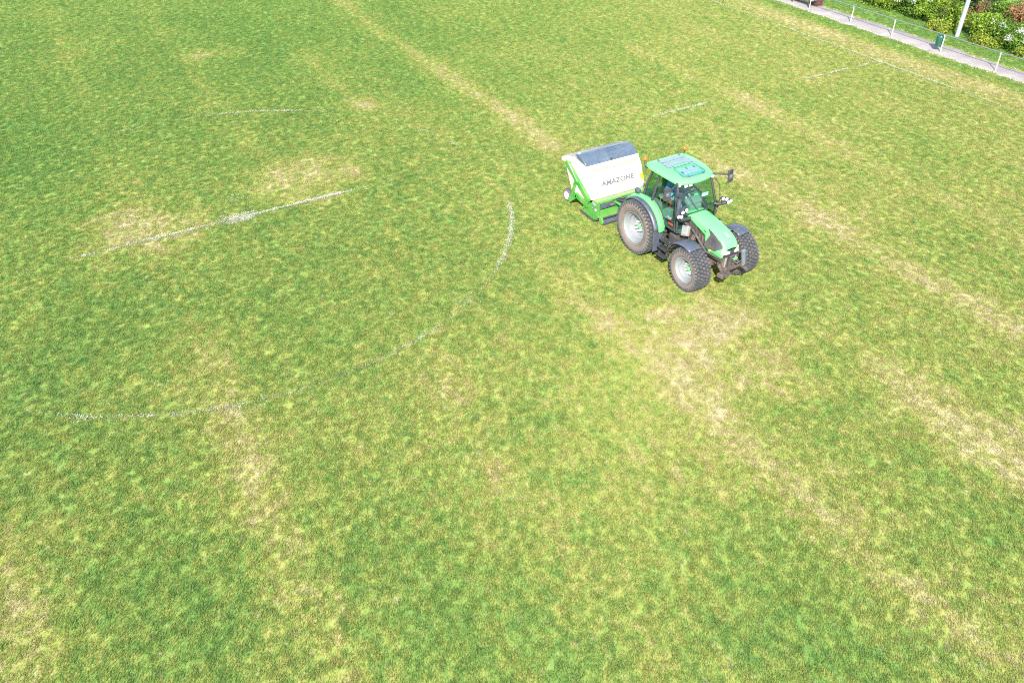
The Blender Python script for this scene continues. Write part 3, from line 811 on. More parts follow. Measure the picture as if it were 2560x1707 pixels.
# hood
ST = [(1.22, .31, 1.70, 1.76, .39), (1.6, .30, 1.69, 1.755, .385), (2.0, .28, 1.66, 1.73, .375), (2.4, .26, 1.60, 1.665, .36), (2.65, .258, 1.52, 1.575, .352),
      (2.8, .248, 1.435, 1.48, .342), (2.88, .232, 1.36, 1.40, .33), (2.93, .215, 1.28, 1.31, .31)]
def hood_at(x):
    X = [s[0] for s in ST]
    return [float(np.interp(x, X, [s[k] for s in ST])) for k in range(1, 5)]
def hood_y(x, z):
    ws, zs, zt, wb = hood_at(x)
    return ws + (wb - ws) * min(max((zs - z) / (zs - 1.08), 0), 1)
def hood_zb(x): return float(np.interp(x, [1.22, 1.62, 2.17, 2.24, 2.30, 2.95], [1.66, 1.56, 1.40, 1.12, 1.02, 1.07]))
mb = MB(); rings = []
for x in [1.22, 1.35, 1.5, 1.62, 1.8, 2.0, 2.1, 2.17, 2.24, 2.3, 2.45, 2.6, 2.7, 2.8, 2.86, 2.9, 2.93]:
    ws, zs, zt, wb = hood_at(x); zb = hood_zb(x)
    half = [(hood_y(x, zb), zb), (hood_y(x, zb + (zs - zb) * .35), zb + (zs - zb) * .35), (hood_y(x, zb + (zs - zb) * .7), zb + (zs - zb) * .7), (ws, zs - .015), (ws - .02, zs + .02), (ws * .7, zt - .012), (ws * .35, zt - .002)]
    rings.append([(x, -y, z) for y, z in half] + [(x, 0, zt + .004)] + [(x, y, z) for y, z in half[::-1]])
mb.rings(rings, caps=False, closed=False)
hood = mb.build('hood', M['green_paint'], T, smooth=50, solid=.014, off=-1)
# side grilles: a dark mesh panel let into each flank
GP = [(2.21, 1.645), (2.33, 1.50), (2.20, 1.18), (2.26, 1.12), (2.64, 1.15), (2.83, 1.29), (2.84, 1.37), (2.74, 1.45), (2.5, 1.555)]
for s in (-1, 1):
    mb = MB()
    c = (2.5, 1.33)
    def P_(x, z, d): return (x, s * (hood_y(x, z) + d), z)
    rin = [P_(c[0] + (x - c[0]) * .55, c[1] + (z - c[1]) * .55, .008) for x, z in GP]
    rout = [P_(x, z, .008) for x, z in GP]; redge = [P_(x, z, -.01) for x, z in GP]
    n = len(GP)
    mb.add(redge + rout + rin + [P_(c[0], c[1], .008)], [(i, (i + 1) % n, n + (i + 1) % n, n + i) for i in range(n)] + [(n + i, n + (i + 1) % n, 2 * n + (i + 1) % n, 2 * n + i) for i in range(n)] + [(2 * n + i, 2 * n + (i + 1) % n, 3 * n) for i in range(n)])
    for k in range(5):    # ribs of the mesh
        zz = 1.18 + k * .075
        x0, x1 = 2.24 + .02 * k, 2.72 - max(0, k - 3) * .05
        mb.tube([P_(x, zz, .012) for x in np.linspace(x0, x1, 5)], .005, 5)
    mb.build('side_grille', M['grille_mesh'], hood, smooth=30)
    mb = MB(); mb.box((2.11, s * (hood_y(2.11, 1.52) + .004), 1.52), (.11, .012, .028), RY(18)); mb.build('hood_slot', M['black_plastic'], hood, bevel=.004)
    mb = MB(); mb.lathe([(.001, s * (hood_y(2.5, 1.09) + .006)), (.03, s * (hood_y(2.5, 1.09) + .006)), (.03, 0.2 * s)], (2.46, 0, 1.09), 'y', 12); mb.build('sticker', M['yellow_sticker'], hood)
    # headlight cluster wrapped round the nose corner
    mb = MB()
    mb.add([(2.87, s * .315, 1.19), (2.95, s * .24, 1.17), (2.965, s * .09, 1.17), (2.965, s * .09, 1.25), (2.945, s * .20, 1.285), (2.87, s * .285, 1.295)],
           [(0, 1, 4, 5), (1, 2, 3, 4)])
    mb.build('headlight', M['chrome_lens'], hood, solid=.03, off=0)
mb = MB(); mb.box((2.935, 0, 1.22), (.03, .17, .11)); mb.box((2.91, 0, 1.11), (.05, .50, .10))
for k in range(4): mb.box((2.93, 0, 1.075 + k * .025), (.02, .48, .008))
mb.build('nose_grille', M['black_plastic'], hood, bevel=.006)
mb = MB(); mb.box((2.66, 0, 1.585), (.20, .13, .006), RY(23)); mb.build('emblem', mat('faded_decal', (.20, .46, .24), .5, var=.2, scale=30), hood)
mb = MB(); rings = []
for x, k in ((1.10, 1.0), (1.20, 1.04), (1.235, 1.03)):
    rings.append([(x, -.45 * k, 1.44), (x, -.42 * k, 1.66), (x, -.32 * k, 1.79 * (.5 + .5 * k)), (x, 0, 1.85), (x, .32 * k, 1.79 * (.5 + .5 * k)), (x, .42 * k, 1.66), (x, .45 * k, 1.44)])
mb.rings(rings, caps=False, closed=False)
mb.build('hood_cowl', M['fender_plastic'], T, smooth=40, solid=.02)
mb = MB()     # dusty subframe rail along the flanks under the hood
for s in (-1, 1):
    mb.tube([(1.35, s * .42, 1.50), (1.8, s * .40, 1.38), (2.15, s * .395, 1.15), (2.35, s * .37, 1.0), (2.9, s * .30, 1.02)], .035, 8)
    mb.box((2.62, s * .30, .98), (.6, .05, .12), RY(-4))
mb.build('side_rail', M['dark_iron'], T, smooth=40)

# front linkage
link = MB(); link.box((2.82, 0, .86), (.22, .5, .36)); link.box((3.0, 0, .72), (.10, .62, .10)); link.box((2.9, 0, 1.02), (.12, .34, .10))
lk_o = link.build('front_linkage', M['dirty_iron'], T, bevel=.015)
for s, up in ((-1, False), (1, True)):
    mb = MB(); mb.tube([(2.85, s * .30, .80), (3.1, s * .36, .70), (3.28, s * .37, .70)], [.05, .045, .06], 8); mb.build('lower_arm', M['dirty_iron'], lk_o, smooth=40)
    mb = MB(); mb.tube([(2.9, s * .16, .62), (2.95, s * .17, 1.05)], [.035, .03], 8); mb.build('lift_ram', M['grey_steel'], lk_o, smooth=40)
mb = MB(); mb.box((3.12, .30, 1.02), (.06, .11, .52), RX(12)); mb.build('folded_arm', mat('blue_grey_steel', (.14, .18, .23), .5, metal=.2, dirt=.4, dirtcol=(.25,.2,.16), var=.15), lk_o, bevel=.01)
mb = MB(); mb.box((3.06, -.13, .88), (.07, .08, .55)); mb.build('upright', M['dark_iron'], lk_o, bevel=.01)
mb = MB(); mb.box((3.08, -.30, .64), (.20, .34, .12), RZ(8)); mb.build('coupling_block', M['dirty_iron'], lk_o, bevel=.02)
mb = MB(); mb.tube([(2.95, -.05, 1.05), (3.1, .02, 1.0), (3.12, .10, .88), (3.05, .2, .82)], .018, 6); mb.tube([(2.95, .06, 1.06), (3.14, .1, 1.02), (3.15, .17, .9), (3.0, .24, .8)], .016, 6); mb.tube([(2.96, 0, .95), (3.16, .06, .93), (3.16, .2, .99)], .014, 6)
mb.build('hydraulic_hose', M['dark_iron'], lk_o, smooth=50)
mb = MB(); mb.box((3.08, .05, 1.05), (.06, .12, .03), RZ(15)); mb.build('green_coupler', M['green_paint'], lk_o)

# front fenders
for s in (-1, 1):
    mb = MB(); rings = []
    for a in np.linspace(66, 152, 10):
        r = .725 - .03 * (a > 130)
        ex = 1.0 + .0
        x, z = 2.20 + r * math.cos(R(a)), .62 + r * math.sin(R(a))
        w0, w1 = .66, 1.12
        rings.append([(x, s * w0, z - .03), (x, s * (w0 + .04), z), (x, s * (w0 + w1) / 2, z + .018), (x, s * (w1 - .05), z), (x, s * w1, z - .035)])
    mb.rings(rings, caps=False, closed=False)
    ff = mb.build('front_fender', M['fender_plastic'], T, smooth=50, solid=.012)
    mb = MB(); mb.tube([(2.30, s * .50, .70), (2.30, s * .56, 1.25), (2.30, s * .8, 1.37)], .022, 6); mb.build('fender_stay', M['dark_iron'], ff)

# rear fenders
for s in (-1, 1):
    mb = MB(); rings = []
    for a in np.linspace(14, 158, 22):
        r = .945
        x, z = r * math.cos(R(a)), .80 + r * math.sin(R(a))
        r2 = .90; xi, zi = r2 * math.cos(R(a)), .80 + r2 * math.sin(R(a))
        rings.append([(xi, s * .655, zi), (x, s * .69, z), (x * 1.005, s * .77, z + .012), (x, s * .865, z), (xi, s * .88, zi)])
    mb.rings(rings, caps=False, closed=False)
    rf = mb.build('rear_fender', M['green_paint'], T, smooth=50, solid=.012)
    mb = MB(); rings = []
    for a in np.linspace(17, 140, 20):
        r = .905; x, z = r * math.cos(R(a)), .80 + r * math.sin(R(a))
        x2, z2 = (r - .035) * math.cos(R(a)), .80 + (r - .035) * math.sin(R(a))
        rings.append([(x, s * .868, z), (x * 1.01, s * .94, z + .012), (x, s * 1.00, z - .004), (x2, s * 1.02, z2)])
    mb.rings(rings, caps=False, closed=False)
    mb.build('fender_flare', M['fender_plastic'], rf, smooth=50, solid=.012)
    # inner wheel-arch wall
    mb = MB(); pts = [(.91 * math.cos(R(a)), .80 + .91 * math.sin(R(a))) for a in np.linspace(20, 158, 16)] + [(-.55, .95), (.5, .95)]
    mb.prism(pts, s * .66, s * .635); mb.build('arch_wall', M['green_paint'], rf, smooth=30)
    mb = MB(); mb.box((.86, s * .86, .74), (.03, .34, .62), RY(-6)); mb.build('mud_flap', M['fender_plastic'], rf, bevel=.01)
    mb = MB(); mb.lathe([(.001, .09), (.055, .085), (.065, .05), (.065, -.08), (.05, -.10), (.001, -.10)], (-.34, s * .78, 1.80), 'x', 14); mb.box((-.40, s * .74, 1.72), (.10, .12, .08))
    mb.build('rear_lamp', M['fender_plastic'], rf, smooth=40)

# tanks, steps, boxes at the flanks
mb = MB(); mb.box((1.25, .50, .78), (.80, .34, .55)); mb.build('fuel_tank', M['black_plastic'], T, bevel=.06)
mb = MB(); mb.box((1.30, -.45, .76), (.6, .26, .5)); mb.build('battery_box', M['dark_iron'], T, bevel=.03)
stp = MB(); stp.box((1.05, -.86, .70), (.05, .05, .56), RY(8)); stp.box((1.36, -.86, .70), (.05, .05, .56), RY(8))
so = stp.build('step_ladder', M['dark_iron'], T)
for zz, xx, yy in ((.44, 1.20, -.93), (.67, 1.22, -.89), (.90, 1.22, -.85)):
    mb = MB(); mb.box((xx, yy, zz), (.36, .24, .035)); mb.box((xx, yy - .11, zz + .015), (.36, .02, .06))
    for k in range(4): mb.box((xx - .12 + k * .08, yy, zz + .022), (.02, .2, .012))
    mb.build('step', M['black_plastic'], so, bevel=.005)
mb = MB(); mb.box((1.66, -.58, 1.38), (.24, .13, .30), RX(-22) @ RY(-20)); fb = mb.build('filter_box', mat('faded_grey', (.17, .17, .17), .6, dirt=.4, dirtcol=(.25, .21, .17), var=.15), T, bevel=.03)
mb = MB(); mb.box((1.67, -.655, 1.405), (.16, .012, .20), RX(-22) @ RY(-20)); mb.build('filter_cover', M['grey_steel'], fb, bevel=.006)
mb = MB()
g = np.random.default_rng(5)
for k in range(9):
    x = 1.30 + .07 * k
    mb.tube([(x, -.34, 1.36 + g.uniform(-.05, .05)), (x + g.uniform(-.05, .05), -.46 + g.uniform(-.05, .05), 1.15), (x + g.uniform(-.1, .1), -.36, .88)], .017 + .01 * g.random(), 6)
mb.build('hoses', M['dirty_iron'], T, smooth=50)

# cab ------------------------------------------------------------------
def cy(z): return .735 - max(0, z - 1.75) * .155          # half width of the glasshouse by height
mb = MB(); mb.box((.62, 0, 1.20), (1.50, 1.26, .12)); mb.box((.0, 0, 1.45), (.16, 1.24, .5)); mb.box((-.12, 0, 1.78), (.10, 1.34, .12))
mb.build('cab_floor', M['cab_interior'], T, bevel=.02)
for s in (-1, 1):
    for nm, pts, r in (('front_pillar', [(1.40, .68, 1.26), (1.37, .69, 1.75), (1.22, .63, 2.25), (1.08, .585, 2.60)], .034),
                       ('door_pillar', [(.27, .735, 1.75), (.30, .70, 2.1), (.36, .61, 2.60)], .036),
                       ('rear_pillar', [(-.13, .735, 1.72), (-.08, .69, 2.1), (.05, .61, 2.60)], .036)):
        mb = MB(); mb.tube([(x, s * y, z) for x, y, z in pts], r, 8); mb.build(nm, M['rubber_seal'], T, smooth=50)
    # door glass with its frame
    D = [(.38, 2.57), (.72, 2.58), (1.05, 2.57), (1.19, 2.25), (1.335, 1.77), (1.36, 1.30), (.98, 1.28), (.90, 1.45), (.74, 1.66), (.52, 1.80), (.32, 1.86)]
    mb = MB(); n = len(D)
    c = (.85, 1.95)
    mb.add([(x, s * (cy(z) + .012), z) for x, z in D] + [(c[0], s * (cy(c[1]) + .022), c[1])], [(i, (i + 1) % n, n) for i in range(n)])
    door = mb.build('door', M['cab_glass'], T, smooth=60)
    mb = MB(); mb.tube([(x, s * (cy(z) + .014), z) for x, z in D + D[:1]], .014, 6); mb.build('door_frame', M['rubber_seal'], door, smooth=50)
    mb = MB(); mb.tube([(1.22, s * (cy(1.62) + .03), 1.62), (1.12, s * (cy(1.6) + .045), 1.60), (1.02, s * (cy(1.62) + .03), 1.57)], .014, 6); mb.box((1.12, s * (cy(1.6) + .03), 1.58), (.16, .03, .04), RY(10)); mb.build('door_handle', M['grey_steel'], door)
    mb = MB(); mb.box((1.20, s * (cy(1.4) + .02), 1.42), (.20, .012, .045)); mb.build('reflector', M['red_plastic'], door)
    mb = MB(); mb.add([(.29, s * (cy(1.86)), 1.80), (.36, s * cy(2.57), 2.57), (.06, s * cy(2.57), 2.57), (-.12, s * cy(1.8), 1.76)], [(0, 1, 2, 3)]); mb.build('side_window', M['cab_glass'], T)
    mb = MB(); mb.add([(1.40, s * .70, 1.76), (1.40, s * .47, 1.76), (1.42, s * .47, 1.32), (1.41, s * .69, 1.32)], [(0, 1, 2, 3)]); mb.build('lower_window', M['cab_glass'], T)
# windscreen and rear window, gently curved
for nm, xb, xt, zb, zt, bow in (('windscreen', 1.385, 1.085, 1.76, 2.585, .09), ('rear_window', -.15, .03, 1.80, 2.57, -.06)):
    mb = MB(); rings = []
    for k in range(7):
        t = k / 6; z = zb + (zt - zb) * t; x = xb + (xt - xb) * t; w = (cy(z) - .045)
        rings.append([(x + bow * (1 - u * u), w * u, z) for u in np.linspace(-1, 1, 9)])
    mb.rings(rings, caps=False, closed=False)
    wsn = mb.build(nm, M['cab_glass'], T, smooth=60)
    if nm == 'windscreen':
        mb = MB(); mb.tube([(xb + bow * (1 - u * u) + .01, (cy(zb) - .045) * u, zb) for u in np.linspace(-1, 1, 9)], .022, 6); mb.build('windscreen_seal', M['rubber_seal'], wsn, smooth=50)
        mb = MB(); mb.tube([(1.48, -.05, 1.80), (1.40, -.2, 2.02), (1.33, -.30, 2.22)], .010, 5); mb.build('wiper', M['rubber_seal'], wsn)
        for yy in (-.36, -.20):
            mb = MB(); mb.box((1.165 + .03, yy, 2.50), (.008, .11, .07), RY(-20)); mb.build('sticker', M['white_paint'], wsn)

# roof
def outline(k, x0, x1):
    pts = []
    prof = [(-.29, .0), (-.295, .44), (-.27, .62), (-.19, .71), (.1, .755), (.45, .755), (.8, .72), (1.05, .665), (1.17, .60), (1.25, .42), (1.29, .2), (1.30, 0)]
    cxm = .5
    half = [((x - cxm) * k + cxm, y * k) for x, y in prof]
    return half + [(x, -y) for x, y in half[-2:0:-1]]
mb = MB(); rings = []
for k, z in ((.93, 2.595), (.985, 2.60), (1.0, 2.63), (.985, 2.675), (.93, 2.705), (.82, 2.728), (.60, 2.745), (.25, 2.752)):
    rings.append([(x, y, z + .035 * (.5 - abs(x - .35)) - (.02 if x > .9 else 0)) for x, y in outline(k, 0, 0)])
mb.rings(rings)
roof = mb.build('cab_roof', M['green_paint'], T, smooth=40)
def roof_z(x): return 2.745 + .035 * (.5 - abs(x - .35)) - .028 * max(0, x - .7) / .5
# slatted panel
edges = [(-.045, .12), (.155, .315), (.35, .48)]
for a, b in edges:
    ya, yb = .40 + (a + .05) * .12, .40 + (b + .05) * .12
    mb = MB()
    P = [(a, -ya, roof_z(a)), (a, ya, roof_z(a)), (b, yb, roof_z(b)), (b, -yb, roof_z(b))]
    mb.add([(x, y, z + .004) for x, y, z in P] + [(x, y, z + .020) for x, y, z in P], [(3, 2, 1, 0), (4, 5, 6, 7), (0, 1, 5, 4), (1, 2, 6, 5), (2, 3, 7, 6), (3, 0, 4, 7)])
    mb.build('roof_slat', M['roof_panel'], roof, bevel=.005)
mb = MB()
P = [(-.06, -.41), (-.06, .41), (.50, .475), (.50, -.475)]
mb.add([(x, y, roof_z(x) - .01) for x, y in P] + [(x, y, roof_z(x) + .006) for x, y in P], [(3, 2, 1, 0), (4, 5, 6, 7), (0, 1, 5, 4), (1, 2, 6, 5), (2, 3, 7, 6), (3, 0, 4, 7)])
mb.build('slat_frame', M['fender_plastic'], roof)
# hatch: glass pane over two pale panels painted as sky reflections, dark seal round it
H = [(.55, .30), (.60, .37), (1.02, .40), (1.10, .36), (1.13, .26)]
ring_ = [(x, -y) for x, y in H] + [(x, y) for x, y in H[::-1]]
mb = MB(); mb.tube([(x, y, roof_z(x) + .014) for x, y in ring_ + ring_[:1]], .013, 6); mb.build('hatch_seal', M['lid_plastic'], roof, smooth=50)
for y0, y1, x0, x1 in ((-.27, -.02, .64, .98), (.02, .27, .64, .98)):
    mb = MB(); mb.box(((x0 + x1) / 2, (y0 + y1) / 2, roof_z(.8) + .006), (x1 - x0, y1 - y0, .01), RY(2)); mb.build('sky_reflection_pane', M['sky_reflection_pane'], roof)
mb = MB(); mb.box((.84, 0, roof_z(.84) - .004), (.52, .68, .012), RY(2)); mb.build('hatch_bed', mat('hatch_bed', (.10, .38, .28), .4, var=.05), roof)
mb = MB(); n = len(ring_); mb.add([(x, y, roof_z(x) + .018) for x, y in ring_] + [(.84, 0, roof_z(.84) + .026)], [(i, (i + 1) % n, n) for i in range(n)]); mb.build('roof_hatch', M['hatch_glass'], roof, smooth=60)
for x, y in ((.70, -.02), (.72, .24), (.86, -.27), (1.09, -.24), (1.09, .27), (-.08, -.38), (-.08, .38)):
    mb = MB(); mb.lathe([(.001, .022), (.024, .02), (.028, 0), (.028, -.02)], (x, y, roof_z(x) + .02), 'z', 10); mb.box((x + .04, y, roof_z(x) + .02), (.08, .018, .018)); mb.build('hinge', M['lid_plastic'], roof)
# roof front lamps
for s in (-1, 1):
    mb = MB(); mb.box((1.17, s * .56, 2.565), (.06, .15, .07), RZ(-s * 30)); mb.build('roof_lamp', M['chrome_lens'], roof, bevel=.015)
    mb = MB(); mb.box((-.24, s * .60, 2.55), (.10, .16, .09)); mb.build('rear_work_lamp', M['fender_plastic'], roof, bevel=.02)
    # beacon
    mb = MB(); mb.tube([(-.17, s * .68, 2.60), (-.24, s * .72, 2.62), (-.24, s * .72, 2.76)], .014, 8); mb.lathe([(.001, 2.755), (.045, 2.755), (.045, 2.785), (.001, 2.785)], (-.24, s * .72, 0), 'z', 14)
    bc = mb.build('beacon', M['rubber_seal'], T, smooth=40)
    mb = MB(); mb.lathe([(.050, 2.785), (.056, 2.80), (.055, 2.85), (.045, 2.868), (.025, 2.876), (.001, 2.878)], (-.24, s * .72, 0), 'z', 16); mb.build('beacon_lens', M['amber'], bc, smooth=40)
# mirrors
for s in (-1, 1):
    mb = MB(); mb.tube([(1.10, s * .60, 2.60), (1.22, s * .80, 2.60), (1.32, s * 1.06, 2.56)], [.032, .028, .024], 8)
    arm = mb.build('mirror_arm', M['rubber_seal'], T, smooth=50)
    rot = RZ(s * 14) @ RY(-6)
    mb = MB(); mb.box((1.33, s * 1.13, 2.50), (.06, .21, .36), rot); mr_ = mb.build('mirror', M['black_plastic'], arm, bevel=.02)
    mb = MB(); mb.lathe([(.001, .055), (.05, .05), (.07, .03), (.085, .02), (.085, 0)], (1.355, s * 1.13, 2.49), 'x', 18); mb.build('mirror_boss', M['fender_plastic'], arm, smooth=30)
# work lamps on curved arms beside the hood
for s in (-1, 1):
    mb = MB()
    mb.tube([(1.46, s * .52, 1.86), (1.52, s * .62, 1.84), (1.60, s * .76, 1.86), (1.64, s * .90, 1.90)], [.042, .045, .05, .045], 8)
    mb.tube([(1.58, s * .70, 1.87), (1.60, s * .70, 1.95), (1.60, s * .72, 2.02)], .035, 8)
    wa = mb.build('lamp_arm', M['black_plastic'], T, smooth=50)
    for y, z, x in ((.94, 1.93, 1.67), (.85, 1.91, 1.68), (.79, 2.01, 1.65), (.66, 2.05, 1.64)):
        mb = MB(); mb.lathe([(.001, -.05), (.05, -.045), (.058, .0), (.052, .02)], (x, s * y, z), 'x', 14); wl = mb.build('work_lamp', M['black_plastic'], wa, smooth=40)
        mb = MB(); mb.lathe([(.051, .018), (.045, .034), (.001, .042)], (x, s * y, z), 'x', 14)
        # lens is part of the lamp body mesh's look: built as a second material on a child-free mesh
        lens = mb.build('work_lamp', M['white_paint'], wa, smooth=40)
# exhaust
mb = MB(); mb.tube([(1.46, -.76, 1.80), (1.455, -.765, 2.05), (1.45, -.77, 2.33)], [.060, .062, .058], 14)
ex = mb.build('exhaust_pipe', M['fender_plastic'], T, smooth=50)
mb = MB(); mb.tube([(1.45, -.77, 2.325), (1.45, -.77, 2.40), (1.44, -.79, 2.46)], [.045, .045, .045], 12); mb.build('exhaust_outlet', M['black_plastic'], ex, smooth=50)
mb = MB(); mb.tube([(1.46, -.76, 1.82), (1.47, -.75, 1.73), (1.50, -.66, 1.685), (1.54, -.5, 1.68), (1.56, -.38, 1.68)], [.062, .07, .07, .06, .05], 12); mb.build('exhaust_elbow', M['black_plastic'], ex, smooth=50)
# handrail at the left front corner
mb = MB(); mb.tube([(1.12, .64, 2.58), (1.30, .80, 2.3), (1.38, .82, 1.9), (1.38, .76, 1.45)], .013, 6); mb.build('handrail', M['rubber_seal'], T, smooth=50)
mb = MB(); mb.box((1.75, .60, 1.35), (.10, .10, .12)); mb.build('filler_cap', M['chute_grey'], T, bevel=.02)

# cab interior
mb = MB(); mb.box((.38, 0, 1.62), (.50, .50, .14)); seat = mb.build('seat', M['seat_fabric'], T, bevel=.05)
mb = MB(); mb.box((.10, 0, 1.98), (.13, .48, .62), RY(-8)); mb.build('backrest', M['seat_fabric'], seat, bevel=.05)
mb = MB(); mb.box((.38, 0, 1.40), (.36, .36, .32)); mb.build('seat_base', M['cab_interior'], seat, bevel=.02)
for s in (-1, 1):
    mb = MB(); mb.box((.46, s * .40, 1.80), (.50, .15, .10)); mb.build('armrest', M['console_grey'], seat, bevel=.03)
mb = MB(); mb.box((.55, -.56, 1.55), (.85, .16, .34)); con = mb.build('side_console', M['console_grey'], T, bevel=.04)
for k, (x, m_) in enumerate(((.70, 'orange_plastic'), (.55, 'black_plastic'), (.84, 'red_plastic'), (.40, 'orange_plastic'))):
    mb = MB(); mb.tube([(x, -.55, 1.71), (x + .03, -.55, 1.83)], [.010, .010], 6); mb.lathe([(.001, -.035), (.03, -.02), (.032, .02), (.001, .04)], (x + .035, -.55, 1.86), 'z', 10)
    mb.build('lever', M[m_], con, smooth=40)
mb = MB(); mb.box((1.22, 0, 1.60), (.26, .40, .62)); mb.box((1.17, 0, 1.95), (.24, .52, .14), RY(24)); dash = mb.build('dashboard', M['console_grey'], T, bevel=.05)
mb = MB(); mb.tube([(1.12, 0, 1.90), (.95, 0, 2.07)], .035, 8); col_o = mb.build('steering_column', M['console_grey'], dash, smooth=50)
mb = MB()
cw = Vector((.93, 0, 2.09)); n_ = Vector((-.66, 0, .75)).normalized(); a_ = Vector((0, 1, 0)); b_ = n_.cross(a_)
mb.tube([cw + (a_ * math.cos(t) + b_ * math.sin(t)) * .20 for t in np.linspace(0, 2 * math.pi, 25)], .015, 6)
for t in (math.pi / 2, math.pi * 7 / 6, math.pi * 11 / 6): mb.tube([cw, cw + (a_ * math.cos(t) + b_ * math.sin(t)) * .20], .012, 6)
mb.build('steering_wheel', M['seat_fabric'], T, smooth=50)
mb = MB(); mb.box((1.12, -.42, 2.12), (.05, .22, .16), RZ(-25)); mb.build('display_screen', M['black_plastic'], T, bevel=.01)
mb = MB(); mb.box((1.25, .34, 2.10), (.02, .22, .10)); mb.build('paper_sheet', M['white_paint'], T)

# ------------------------------------------------------------------ driver
def person(root):
    V, E, RD = [], [], []
    def v(p, r, parent=None):
        V.append(p); RD.append(r)
        if parent is not None: E.append((parent, len(V) - 1))
        return len(V) - 1
    pel = v((.30, 0, 1.78), .155)
    wa = v((.28, 0, 1.95), .15, pel); ch = v((.32, 0, 2.14), .165, wa); nk = v((.36, 0, 2.28), .065, ch)
    hd = v((.40, 0, 2.37), .085, nk); h2 = v((.41, 0, 2.46), .10, hd); v((.40, 0, 2.53), .08, h2)
    for s in (-1, 1):
        hip = v((.36, s * .10, 1.75), .10, pel); kn = v((.80, s * .17, 1.79), .072, hip); an = v((.98, s * .17, 1.40), .045, kn); v((1.14, s * .19, 1.31), .04, an)
        sh = v((.33, s * .20, 2.20), .075, ch)
        if s > 0: el, wr, hd_ = (.55, .33, 1.98), (.79, .20, 2.06), (.86, .16, 2.12)
        else: el, wr, hd_ = (.38, -.36, 1.94), (.62, -.41, 1.90), (.70, -.42, 1.92)
        e_ = v(el, .05, sh); w_ = v(wr, .032, e_); p_ = v(hd_, .036, w_)
        fd = (Vector(hd_) - Vector(wr)).normalized(); side = fd.cross(Vector((0, 0, 1))).normalized()
        for k, l in ((-1.5, .055), (-.5, .068), (.5, .065), (1.5, .05)):
            b = Vector(hd_) + fd * .04 + side * (k * .017)
            f1 = v(tuple(b), .010, p_); f2 = v(tuple(b + fd * l * .6 - Vector((0, 0, .01))), .009, f1); v(tuple(b + fd * l * .8 - Vector((0, 0, .035))), .008, f2)
        tb = Vector(hd_) + side * (-.035 * s) - fd * .01
        t1 = v(tuple(tb), .011, p_); v(tuple(tb + fd * .04 + side * (-.012 * s)), .009, t1)
    me = bpy.data.meshes.new('body'); me.from_pydata(V, E, [])
    o = bpy.data.objects.new('body', me); COL.objects.link(o)
    sk = o.modifiers.new('skin', 'SKIN'); sk.use_smooth_shade = True
    for i, d in enumerate(me.skin_vertices[0].data):
        d.radius = (RD[i], RD[i]); d.use_root = (i == 0)
    ss = o.modifiers.new('sub', 'SUBSURF'); ss.levels = 2; ss.render_levels = 2
    dg = bpy.context.evaluated_depsgraph_get()
    m2 = bpy.data.meshes.new_from_object(o.evaluated_get(dg))
    o.modifiers.clear(); o.data = m2; m2.name = 'body'
    for nm in ('blue_cloth', 'jeans', 'skin', 'shoe'): m2.materials.append(M[nm])
    for p in m2.polygons:
        c = p.center
        if c.z > 2.30: k = 2
        elif c.x > .62 and c.z > 1.86: k = 2
        elif c.z < 1.37: k = 3
        elif c.z < 1.86 and not (abs(c.y) > .30): k = 1
        else: k = 0
        p.material_index = k
    o.parent = root
    mb = MB(); rings = []
    for k, z, dx in ((1.0, 2.44, -.02), (1.02, 2.49, -.01), (.95, 2.545, 0), (.6, 2.575, 0), (.05, 2.58, 0)):
        rings.append([(.40 + dx + .108 * k * math.cos(a), .10 * k * math.sin(a), z) for a in np.linspace(0, 2 * math.pi, 14, endpoint=False)])
    mb.rings(rings); mb.build('hair', M['hair'], root, smooth=60)
    for y in (-.035, .035):
        mb = MB(); mb.lathe([(.001, .012), (.010, .006), (.012, 0), (.001, -.01)], (.498, y, 2.43), 'x', 8); mb.build('eye', M['white_paint'], root)
    mb = MB(); mb.add([(.49, -.012, 2.44), (.49, .012, 2.44), (.525, 0, 2.40), (.49, -.016, 2.395), (.49, .016, 2.395)], [(0, 1, 2), (0, 2, 3), (1, 4, 2), (3, 2, 4)]); mb.build('nose', M['skin'], root)
pr = empty('person', (TX, TY, 0), 'person in a blue top and pale jeans sitting at the wheel inside the tractor cab', 'person')
person(pr)

# ================================================================== GRASS COLLECTOR
C = empty('grass_collector', (TX, TY, 0), 'cream and green grass collector with a dark domed lid, coupled behind the tractor', 'mower')
HW = .97
HW = 1.02
side = [(-2.20, .68), (-2.36, 1.05), (-2.43, 1.28), (-2.58, 1.48), (-2.69, 1.585), (-3.32, 1.70), (-3.88, 1.46), (-3.92, 1.40), (-3.68, .98), (-3.42, .52), (-2.75, .40)]
mb = MB(); mb.prism(side, -HW, HW); hop = mb.build('hopper', M['cream_paint'], C, bevel=.03)
# folded lip and drip seam on the front wall
nf = Vector((.932, 0, .363))
mb = MB(); mb.box(Vector((-2.575, 0, 1.475)) + nf * .010, (.016, 1.70, .034), RY(-32)); mb.build('seam', M['seam_ochre'], hop)
mb = MB(); mb.tube([(-2.695, -HW - .005, 1.585), (-2.695, HW + .005, 1.585)], .022, 8); mb.build('front_lip', M['cream_paint'], hop, smooth=50)
